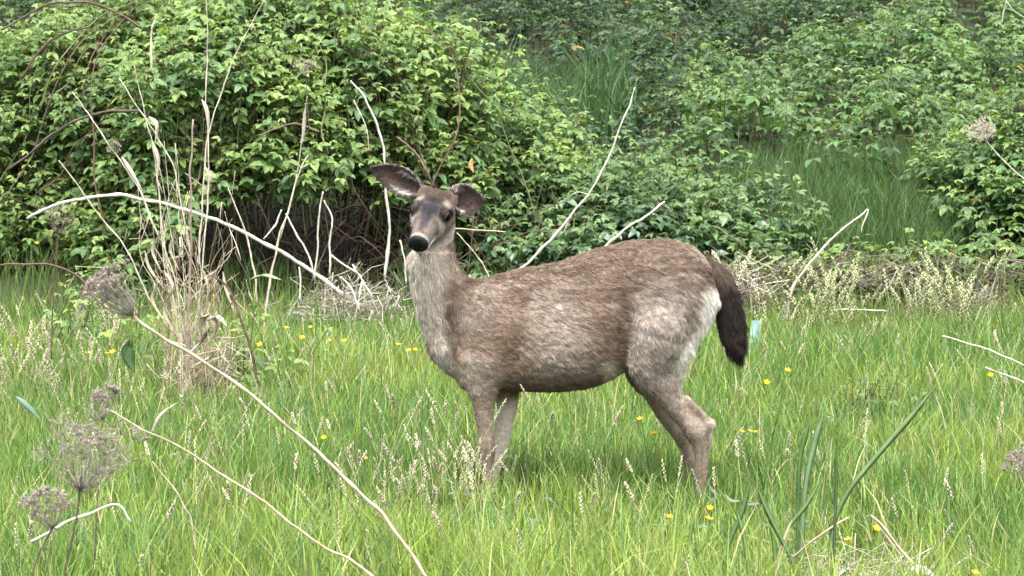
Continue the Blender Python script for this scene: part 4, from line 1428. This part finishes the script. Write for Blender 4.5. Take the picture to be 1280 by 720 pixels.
hol = [([(404, 240), (398, 270), (396, 310), (394, 350)], 15.9), ([(405, 250), (414, 275), (413, 310), (413, 345)], 15.9), ([(358, 266), (372, 295), (388, 325), (394, 345)], 16.0),
       ([(374, 335), (376, 352), (375, 375)], 15.8), ([(412, 318), (430, 330), (452, 345)], 15.8), ([(330, 300), (345, 280), (352, 262)], 15.9), ([(500, 300), (506, 330), (508, 355)], 15.9),
       ([(440, 330), (452, 350), (466, 372)], 15.7), ([(425, 345), (440, 362), (450, 390)], 15.6)]
ORD = ["leftmost", "second from the left", "third from the left", "fourth from the left", "fifth from the left", "sixth from the left", "seventh from the left", "eighth from the left", "ninth from the left"]
for k, (pts, y) in enumerate(sorted(hol, key=lambda q: q[0][0][0])):
    stem("pale_stick", "bare whitish stick before the dark hollow, %s of nine" % ORD[k], "dead stick", pts, y, 0.0045, 0.0055, WH, "pale sticks before the dark hollow")

# the dense upright clump (photo 150-300, 200-560)
mb_list = []
for k in range(46):
    x0 = 232 + rng.normal(0, 17)
    yb = 13.1 + rng.normal(0, 0.12)
    top_x = x0 + rng.normal(0, 26)
    top_y = rng.uniform(240, 410) if k % 5 else rng.uniform(165, 270)
    pts = [(top_x + rng.normal(0, 12), top_y), (top_x + rng.normal(0, 7), top_y * 0.75 + 470 * 0.25), ((top_x + x0) / 2 + rng.normal(0, 8), (top_y + 470) / 2 + 0), (x0, 470), (x0 + rng.normal(0, 4), 545)]
    col = [(0.50, 0.45, 0.34), (0.42, 0.34, 0.22), (0.55, 0.51, 0.42), (0.20, 0.14, 0.10), (0.33, 0.27, 0.20)][k % 5]
    lv = []
    if k % 4 == 0:
        my = (top_y + 400) / 2
        lv = [([(top_x, my), (top_x + rng.normal(0, 10), my + 22), (top_x + rng.normal(6, 12), my + 50)], 0.016, (0.5, 0.45, 0.34))]
    stem("dry_stalk", "thin straw-coloured stalk in the dense upright dead clump at left", "dry stalk", pts, yb, 0.0010, 0.0026, col, "stalks of the dense dead clump", leaves=lv, knots=False)
stem("dry_stalk", "thick greyish brown stalk in front of the dead clump, shredded low down", "dry stalk", [(240, 150), (238, 230), (238, 330), (235, 420), (233, 490), (232, 560)], 12.9, 0.004, 0.009, (0.26, 0.20, 0.16))
stem("dry_stalk", "dark thin stalk leaning through the grass at the clump's foot", "dry stalk", [(178, 446), (196, 486), (214, 530), (226, 560)], 12.0, 0.0025, 0.004, (0.12, 0.085, 0.07))
tangle("clump_straw", "crossing straw bits and shredded dead leaves inside the left dry clump", (-1.52, 13.1, 0.68), (0.30, 0.2, 0.40), 120, [STRAW, PALE, (0.3, 0.24, 0.17), (0.16, 0.11, 0.08)], (0.001, 0.0028), (0.05, 0.22), 1.6)
tangle("clump_litter", "crumpled straw and dead leaves at the foot of the left dry clump", (-1.43, 13.1, 0.26), (0.20, 0.2, 0.20), 190, [STRAW, PALE, (0.3, 0.24, 0.17), (0.16, 0.11, 0.08)], (0.001, 0.003), (0.08, 0.28), 1.3)


# ------------------------------------------------------------------ dried umbels (wild carrot)
def spoke_mesh(seed, L, curve, nray=10, pale=1.0):
    """one ray of an umbel with its small secondary umbel of bristly seeds; ray leaves the origin along +z and bends to +x"""
    r = np.random.default_rng(seed)
    mb = MB()
    t = np.linspace(0, 1, 6)
    P = np.stack([curve * L * (t - 0.95 * t ** 2.2), 0 * t + r.normal(0, 0.01) * t, L * t * (1 - 0.05 * t)], 1)
    g = np.array([0.27, 0.235, 0.20]) * pale
    mb.tube(P, np.linspace(0.0011, 0.0008, 6) * (L / 0.09) ** 0.5, g * 0.95, k=4)
    e = P[-1]
    for i in range(nray):
        a = r.uniform(0, 6.28)
        q = nrm(np.array([math.cos(a) * 0.8 + 0.1, math.sin(a) * 0.8, r.uniform(0.3, 1.1)]))
        l = L * r.uniform(0.14, 0.26)
        mb.tube([e, e + q * l * 0.6 + [0, 0, 0.001], e + q * l], [0.0006, 0.0005, 0.0004], g, k=3)
        mb.blob(e + q * l, 0.0021 * r.uniform(0.7, 1.3), g * r.uniform(0.45, 1.35), axis=q, ln=1.5, k=5, rings=2, jag=0.35)
        for _ in range(6):
            h = nrm(r.normal(0, 1, 3))
            mb.tube([e + q * l, e + q * l + h * 0.0085], [0.0003, 0.00012], g * 1.4, k=3)
    return mb.mesh("umbel_spoke")


SPOKES = {}


def umbel(label, tip, axis, L, n, spread, stalk, rs, col=(0.2, 0.15, 0.125), stemcol=(0.09, 0.06, 0.055), name="dried_umbel", cup=0.5, pale=1.0):
    """head at tip opening along axis; stalk = world path from the head downwards"""
    key = (round(L, 3), pale)
    if key not in SPOKES:
        SPOKES[key] = []
        for i in range(4):
            me = spoke_mesh(i + int(L * 1000), L, cup, pale=pale)
            me.materials.append(M_SEED)
            SPOKES[key].append(me)
    base = stalk[-1]
    root = empty(name, base, label, "seed umbel")
    mb = MB()
    mb.tube(stalk, np.linspace(rs * 0.8, rs * 1.2, len(stalk)), stemcol, k=7)
    link("stalk", mb.mesh("stalk", origin=base), M_DRY, root)
    A = Vector(nrm(axis))
    q0 = A.to_track_quat('Z', 'Y')
    gap = rng.uniform(0, 6.28)
    for i in range(n):
        if math.cos(i * 2.399 - gap) > 0.55 and rng.random() < 0.6:
            continue
        tilt = spread * math.sqrt((i + 0.5) / n) + rng.normal(0, 0.08)
        rot = Matrix.Rotation(i * 2.399, 4, 'Z') @ Matrix.Rotation(tilt * 0.75, 4, 'Y')
        M = Matrix.Translation(Vector(tip - base)) @ q0.to_matrix().to_4x4() @ rot @ Matrix.Scale(float(rng.uniform(0.6, 1.15)), 4)
        o = bpy.data.objects.new("umbel_ray", SPOKES[key][i % 4])
        C.objects.link(o)
        o.parent = root
        o.matrix_local = M
    # bracts under the head
    mb = MB()
    for i in range(7):
        a = i * 0.9
        d = np.array(q0 @ Vector((math.cos(a), math.sin(a), -0.4)))
        mb.tube([np.zeros(3), d * L * 0.12, d * L * 0.22 + np.array([0, 0, -L * 0.05])], [0.001, 0.0008, 0.0003], np.array(col) * 0.7, k=3)
    o = link("bracts", mb.mesh("bracts"), M_DRY, root)
    o.location = Vector(tip - base)
    return root


def down(px, py, y, pts):
    return catmull([at(a, b, y) for a, b in [(px, py)] + pts], 5)


umbel("big grey-brown dried seed umbel low in the left foreground", at(100, 612, 5.6), (0.13, -0.25, 1.0), 0.135, 46, 1.15, down(100, 612, 5.6, [(97, 640), (90, 675), (82, 712), (74, 760)]), 0.0022)
umbel("smaller dried umbel at the bottom left below the big one", at(66, 660, 5.5), (-0.15, -0.25, 1.0), 0.070, 26, 0.95, down(66, 660, 5.5, [(54, 682), (42, 712), (30, 760)]), 0.0018)
umbel("grey-brown dried umbel tipped sideways at the end of the long slanting stem", at(166, 394, 6.2), (-0.62, -0.1, 0.62), 0.100, 44, 0.75, down(166, 394, 6.2, [(168, 395), (172, 398)]), 0.0018, stemcol=TAN)
umbel("narrow brown dried umbel standing behind the big foreground one", at(128, 525, 6.1), (0.05, -0.1, 1.0), 0.062, 18, 0.45, down(128, 525, 6.1, [(126, 560), (122, 620), (118, 700)]), 0.0012)
umbel("brown dried umbel cut by the right edge above the grass", at(1292, 600, 6.6), (-0.35, -0.1, 1.0), 0.075, 30, 0.95, down(1292, 600, 6.6, [(1296, 640), (1300, 720)]), 0.0018)
umbel("whitish dried umbel on a bent stem at the upper right", at(1231, 174, 15.5), (-0.30, -0.3, 1.0), 0.105, 40, 1.35, down(1231, 174, 15.5, [(1248, 194), (1268, 214), (1290, 236), (1310, 300)]), 0.004, stemcol=(0.42, 0.38, 0.33), pale=2.1)
umbel("small grey dried umbel at mid left before the brambles", at(72, 292, 13.8), (0.2, -0.2, 1.0), 0.13, 24, 0.8, down(72, 292, 13.8, [(70, 320), (66, 380), (64, 450)]), 0.003)
umbel("tiny knotted dried umbel on the slanting stalk left of the clump", at(145, 192, 13.5), (-0.1, -0.3, 1.0), 0.05, 16, 1.3, down(145, 192, 13.5, [(150, 200), (156, 210)]), 0.002, stemcol=WH)
umbel("faded round umbel among the leaves above the white stalk", at(382, 92, 16.6), (0.0, -0.4, 1.0), 0.07, 22, 1.2, down(382, 92, 16.6, [(384, 120), (386, 160)]), 0.002, pale=1.3)


# ------------------------------------------------------------------ grass with pale seed heads
def seed_stalk_mesh(seed, H, hl, hr, lean, tone=(0.40, 0.38, 0.25)):
    r = np.random.default_rng(seed)
    mb = MB()
    t = np.linspace(0, 1, 6)
    P = np.stack([lean * H * t ** 2, 0.1 * lean * H * t ** 2, H * t], 1)
    mb.tube(P, np.linspace(0.0016, 0.001, 6), (0.30, 0.32, 0.14), k=3)
    e = P[-1]
    d = nrm(P[-1] - P[-2])
    m = 16
    for i in range(m):
        s = i / (m - 1)
        rr = hr * math.sin(math.pi * (0.12 + 0.8 * s)) ** 0.8
        a = i * 2.4
        q = np.array([math.cos(a), math.sin(a), 0.0])
        c = e + d * (s - 0.35) * hl + q * rr * 0.55
        mb.blob(c, hr * 0.55, np.array(tone) * r.uniform(0.7, 1.25), axis=nrm(d + q * 0.45), ln=2.1, k=4, rings=1)
    return mb


def place_seeds(name, label, spots, group, individually=True, H=(0.3, 0.5), hl=(0.05, 0.09), hr=(0.005, 0.009), tone=(0.40, 0.38, 0.25)):
    protos = []
    for i in range(5):
        mb = seed_stalk_mesh(i + len(label), 1.0 * (H[0] + (H[1] - H[0]) * i / 4), hl[0] + (hl[1] - hl[0]) * ((i * 2) % 5) / 4, hr[0] + (hr[1] - hr[0]) * ((i * 3) % 5) / 4, 0.1 + 0.07 * i, tone)
        protos.append(mb)
    if individually:
        ms = []
        for mb in protos:
            me = mb.mesh(name)
            me.materials.append(M_SEED)
            ms.append(me)
        for k, (x, y) in enumerate(spots):
            o = bpy.data.objects.new(name, ms[k % 5])
            C.objects.link(o)
            o.location = (x, y, float(ground_z(x, y)) - 0.01)
            o.rotation_euler = (0, 0, rng.uniform(0, 6.28))
            o.scale = (1, 1, rng.uniform(0.8, 1.15))
            tag(o, label, "grass stalk", group, "thing")
        return
    big = MB()
    for k, (x, y) in enumerate(spots):
        mb = protos[k % 5]
        a = rng.uniform(0, 6.28)
        R2 = np.array([[math.cos(a), -math.sin(a), 0], [math.sin(a), math.cos(a), 0], [0, 0, 1]])
        V = np.vstack(mb.V) @ R2.T * np.array([1, 1, rng.uniform(0.75, 1.2)]) + np.array([x, y, float(ground_z(x, y)) - 0.01])
        big.add(V, [np.vstack(v) for v in mb.F.values() if v], np.vstack(mb.K) * rng.uniform(0.8, 1.15))
    tag(link(name, big.mesh(name), M_SEED), label, "grass", kind="stuff")


sp_ = []
while len(sp_) < 170:
    px, y = rng.uniform(948, 1262), rng.uniform(16.2, 17.35)
    if vnoise(np.array([[px / 40.0, y, 0]]), 1.0, 3)[0] > rng.uniform(0.2, 0.62):
        sp_.append(((px - 640) / FPX * y, y))
place_seeds("seed_stalk", "pale spindle-headed grass stalk in the dry stand below the grassy ledge", sp_, "seed-headed grass below the ledge", True, (0.20, 0.50), (0.09, 0.16), (0.008, 0.014), (0.33, 0.35, 0.19))
sp_ = [((px - 640) / FPX * y, y) for px, y in zip(rng.uniform(860, 960, 16), rng.uniform(16.6, 17.3, 16))]
place_seeds("seed_stalk", "pale grass stalk standing just behind the deer's tail", sp_, "seed grass behind the tail", True, (0.3, 0.6), (0.09, 0.15), (0.012, 0.018))
sp_ = [((px - 640) / FPX * y, y) for px, y in zip(np.clip(rng.normal(60, 60, 70), -20, 200), rng.uniform(11.5, 14.5, 70))]
place_seeds("seed_stalk", "greenish-cream grass stalk at the left edge below the dark arching cane", sp_, "seed grass at left edge", True, (0.28, 0.46), (0.07, 0.12), (0.006, 0.009))
sp_ = [((px - 640) / FPX * y, y) for px, y in zip(np.clip(rng.normal(525, 55, 64), 390, 660), rng.uniform(9.0, 10.1, 64))]
place_seeds("seed_stalk", "short pale grass stalk clustered before the deer's front legs", sp_, "seed grass before the front legs", True, (0.18, 0.30), (0.04, 0.075), (0.004, 0.007))
n_ = 850
y_ = 7.6 + 9.2 * rng.random(n_) ** 0.8
x_ = (rng.beta(1.0, 1.5, n_) * 2 - 1) * (0.183 * y_ + 0.9)
place_seeds("seed_stalk", "thin scattered seeding grass through the whole meadow", list(zip(x_, y_)), None, False, (0.2, 0.38), (0.04, 0.09), (0.0035, 0.0065))


# ------------------------------------------------------------------ buttercups
def buttercup_meshes():
    out = []
    for q in range(3):
        r = np.random.default_rng(q + 40)
        mb = MB()
        for i in range(5):
            a = i * 1.2566 + 0.2 * q
            d = np.array([math.cos(a), math.sin(a), 0])
            s_ = np.array([-math.sin(a), math.cos(a), 0])
            n = 4
            t = np.linspace(0, 1, n)
            wv = np.array([0.25, 0.95, 1.05, 0.6]) * 0.0075
            P = d * (t * 0.0125)[:, None] + np.array([0, 0, 1.0]) * (0.0085 * t ** 1.6)[:, None]
            mb.ribbon(P, wv * 1.35, s_, (0.80, 0.60, 0.02), 0.12)
        mb.blob((0, 0, 0.003), 0.0035, (0.55, 0.5, 0.05), k=6)
        me = mb.mesh("blossom")
        me.materials.append(M_PETAL)
        out.append(me)
    return out


BUT = buttercup_meshes()
mb = MB()
mb.tube(catmull([(0.02, 0.01, -0.30), (0.012, 0.0, -0.15), (0, 0, 0)], 4), 0.0009, (0.14, 0.2, 0.05), k=4)
BST = mb.mesh("flower_stem")
BST.materials.append(M_GRASS)
cups = [(135, 420, 'L'), (110, 443, 'L'), (134, 443, 'L'), (141, 441, 'L'), (46, 305, 'U'), (358, 411, 'C'), (378, 423, 'C'), (388, 410, 'C'), (412, 427, 'C'), (325, 432, 'C'), (431, 427, 'C'), (498, 432, 'N'), (519, 438, 'N'), (486, 383, 'N'), (511, 439, 'N'),
        (456, 574, 'F'), (800, 525, 'B'), (818, 543, 'B'), (837, 647, 'H'), (887, 636, 'H'), (886, 650, 'H'), (928, 541, 'R'), (937, 540, 'R'), (945, 541, 'R'), (984, 464, 'T'), (958, 479, 'T'), (1238, 470, 'E'), (1060, 676, 'I'), (1096, 662, 'I'), (226, 461, 'S'), (1218, 718, 'I'), (405, 548, 'F')]
GL = {'L': ("yellow buttercup left of the dry clump", "buttercups left of the clump"), 'U': ("lone yellow flower against the brambles near the left edge", None),
      'C': ("yellow buttercup right of the dry clump", "buttercups right of the clump"), 'N': ("yellow buttercup just left of the deer's chest", "buttercups by the deer's chest"),
      'F': ("yellow buttercup in open grass left of the front legs", "buttercups in the open foreground grass"), 'B': ("yellow buttercup under the deer's belly before the hind legs", "buttercups under the belly"),
      'H': ("yellow buttercup at the deer's hind hooves", "buttercups at the hind hooves"), 'R': ("tiny yellow buttercup in the trio right of the hock", "buttercup trio right of the hock"),
      'T': ("yellow buttercup below the deer's tail", "buttercups below the tail"), 'E': ("yellow buttercup near the right edge by the pale stems", None),
      'I': ("yellow buttercup among the broad green blades", "buttercups by the broad blades"), 'S': ("yellow buttercup half hidden inside the dry clump", None)}
for k, (px, py, g) in enumerate(cups):
    z = 0.27 if py < 560 else 0.25
    y = FPX * (CAMZ - z) / (py - HOR) if g != 'U' else 15.5
    small = 0.75 if g == 'R' else 1.0
    p = at(px, py, y)
    sib = sorted([c for c in cups if c[2] == g])
    lab = GL[g][0] + (", " + ORD[sib.index((px, py, g))].replace(" the", "") if len(sib) > 1 else "")
    root = empty("buttercup", (p[0] + 0.02, p[1] + 0.01, p[2] - 0.3), lab, "buttercup", GL[g][1])
    s_ = (0.85 + 0.35 * rng.random()) * small * (0.92 + 0.035 * max(y - 8, 0))
    b = link("blossom", BUT[k % 3], None, root, (-0.02, -0.01, 0.3))
    b.scale = (s_,) * 3
    b.rotation_euler = (math.radians(rng.uniform(5, 40)), rng.uniform(-0.3, 0.3), 0)
    link("flower_stem", BST, None, root, (-0.02, -0.01, 0.3))


# ------------------------------------------------------------------ broad sword-like blades at lower right
def sword_clump():
    base = at(1035, 700, 8.3)
    root = empty("sword_leaf_clump", (base[0], base[1], 0), "clump of broad sword-like green blades in the lower right foreground", "leafy clump")
    b3 = np.array([base[0], base[1], 0])
    L = [([(1172, 480), (1140, 520), (1100, 566), (1060, 616), (1042, 660), (1036, 720)], 0.021, (0.11, 0.17, 0.07), 0.0),
         ([(1030, 516), (1020, 550), (1009, 600), (1004, 650), (1002, 720)], 0.024, (0.13, 0.20, 0.10), 0.05),
         ([(1044, 560), (1046, 600), (1044, 650), (1042, 720)], 0.013, (0.06, 0.10, 0.04), -0.05),
         ([(1013, 522), (1006, 550), (1000, 580), (998, 640), (996, 720)], 0.017, (0.08, 0.14, 0.05), 0.1),
         ([(1026, 600), (1008, 632), (984, 662), (966, 700), (958, 740)], 0.016, (0.10, 0.17, 0.06), -0.05),
         ([(946, 608), (960, 640), (980, 680), (1000, 722)], 0.018, (0.09, 0.15, 0.055), -0.12),
         ([(938, 600), (928, 640), (912, 680), (904, 730)], 0.018, (0.08, 0.14, 0.055), -0.15),
         ([(960, 622), (966, 660), (970, 700), (972, 740)], 0.020, (0.12, 0.20, 0.07), -0.1),
         ([(920, 636), (930, 670), (934, 700), (940, 740)], 0.016, (0.12, 0.20, 0.07), -0.2),
         ([(990, 650), (975, 690), (966, 730)], 0.013, (0.40, 0.34, 0.22), -0.1),
         ([(868, 640), (862, 680), (858, 730)], 0.014, (0.11, 0.19, 0.06), -0.1)]
    for pts, wd, col, dy in L:
        Q = pxpath(pts, 8.3 + dy, 5)
        m = MB()
        t = np.linspace(0, 1, len(Q))
        wv = wd * np.clip(t * 4.5, 0.06, 1) ** 0.8 * (1 - 0.35 * t)
        c = np.array(col) * (0.85 + 0.3 * fbm(Q, 20, 3)[:, None])
        c4 = np.repeat(c, 4, 0)
        m.ribbon(Q, wv * 0.95, np.cross(Q[-1] - Q[0], (0.25, -1, 0.35)), c4 * 1.5, 0.2)
        link("blade", m.mesh("blade", origin=b3), M_IRIS, root)


sword_clump()


# ------------------------------------------------------------------ small oddments
def leaf_scrap(name, label, cat, pts, y, wd, col, mat, side=(0.9, 0.3, 0.2)):
    Q = pxpath(pts, y, 5)
    m = MB()
    wv = wd * np.sin(np.linspace(0.3, math.pi - 0.1, len(Q)))
    m.ribbon(Q, wv, side, col, 0.3)
    o = link(name, m.mesh(name, origin=Q[-1]), mat)
    o.location = Q[-1]
    return tag(o, label, cat)


M_SCRAP = tint_mat("thin pale plastic", 0.35, 0.45, 0.5, 90, 0.12, trans_tint=(0.9, 1.05, 1.05))
mb = MB()
c0 = at(946, 420, 15.4)
g = np.array([[rng.normal(0, 0.006) + (i - 2) * 0.014, 0.02 * math.sin(i * 2.0 + j), 0.085 - j * 0.034 + 0.006 * math.sin(i * 3 + j)] for j in range(6) for i in range(5)])
i = (np.arange(5)[:, None] * 5 + np.arange(4)[None]).ravel()
quad = np.stack([i, i + 1, i + 6, i + 5], 1)
mb.add(g, [quad], (0.45, 0.68, 0.66))
mb.add(g + np.array([0, 0.0008, 0]), [quad[:, ::-1]], (0.45, 0.68, 0.66))
o = tag(link("plastic_scrap", mb.mesh("plastic_scrap"), M_SCRAP), "pale turquoise crumpled scrap in the grass right of the tail", "scrap")
o.location = c0
stem("dock_stalk", "drooping dark green leaf on a short stalk beside the buttercups at left", "leaf", [(170, 400), (166, 412), (163, 430)], 10.5, 0.0015, 0.002, (0.12, 0.13, 0.06), leaves=[([(163, 424), (157, 436), (160, 450), (168, 466)], 0.058, (0.075, 0.13, 0.05))])
for k, (pts, lb) in enumerate([([(886, 606), (890, 614), (899, 620)], "whitish dead leaf lying right behind the hind hoof"),
                               ([(905, 618), (914, 627), (926, 626)], "broad whitish dead leaf in the grass past the hind hoof"),
                               ([(929, 624), (938, 631), (950, 629)], "pale grey-green leaf at the right end of the dead leaves")]):
    leaf_scrap("dead_leaf_scrap", lb, "dead leaf", pts, 9.6, 0.016, (0.15, 0.17, 0.12), M_SEED, (0.2, 0.6, 0.6))
stem("dead_leaf_cluster", "crumpled tan dead leaves at the right foot of the dry clump", "dead leaves", [(262, 380), (258, 400), (262, 430)], 12.6, 0.002, 0.003, TAN,
     leaves=[([(262, 392), (252, 398), (250, 412)], 0.035, (0.42, 0.36, 0.28)), ([(260, 396), (268, 406), (266, 424)], 0.03, (0.36, 0.30, 0.22)), ([(258, 402), (272, 398), (284, 408)], 0.03, (0.45, 0.40, 0.33)), ([(262, 410), (254, 420), (248, 432)], 0.025, (0.33, 0.28, 0.2))])
leaf_scrap("dead_leaf_scrap", "orange withered leaf in the brambles above the deer's ear", "dead leaf", [(590, 198), (588, 206), (592, 216)], 17.2, 0.03, (0.6, 0.35, 0.15), M_SEED)
leaf_scrap("blue_green_blade", "blue-green blade tip by the left edge of the big umbel", "leaf", [(20, 496), (34, 508), (50, 524)], 6.4, 0.014, (0.16, 0.27, 0.20), M_IRIS)
leaf_scrap("dead_leaf_scrap", "white paper-like leaf at the bottom edge in the straw", "dead leaf", [(1138, 712), (1152, 714), (1170, 722)], 8.0, 0.03, (0.62, 0.60, 0.57), M_SEED, (0.2, 0.6, 0.6))
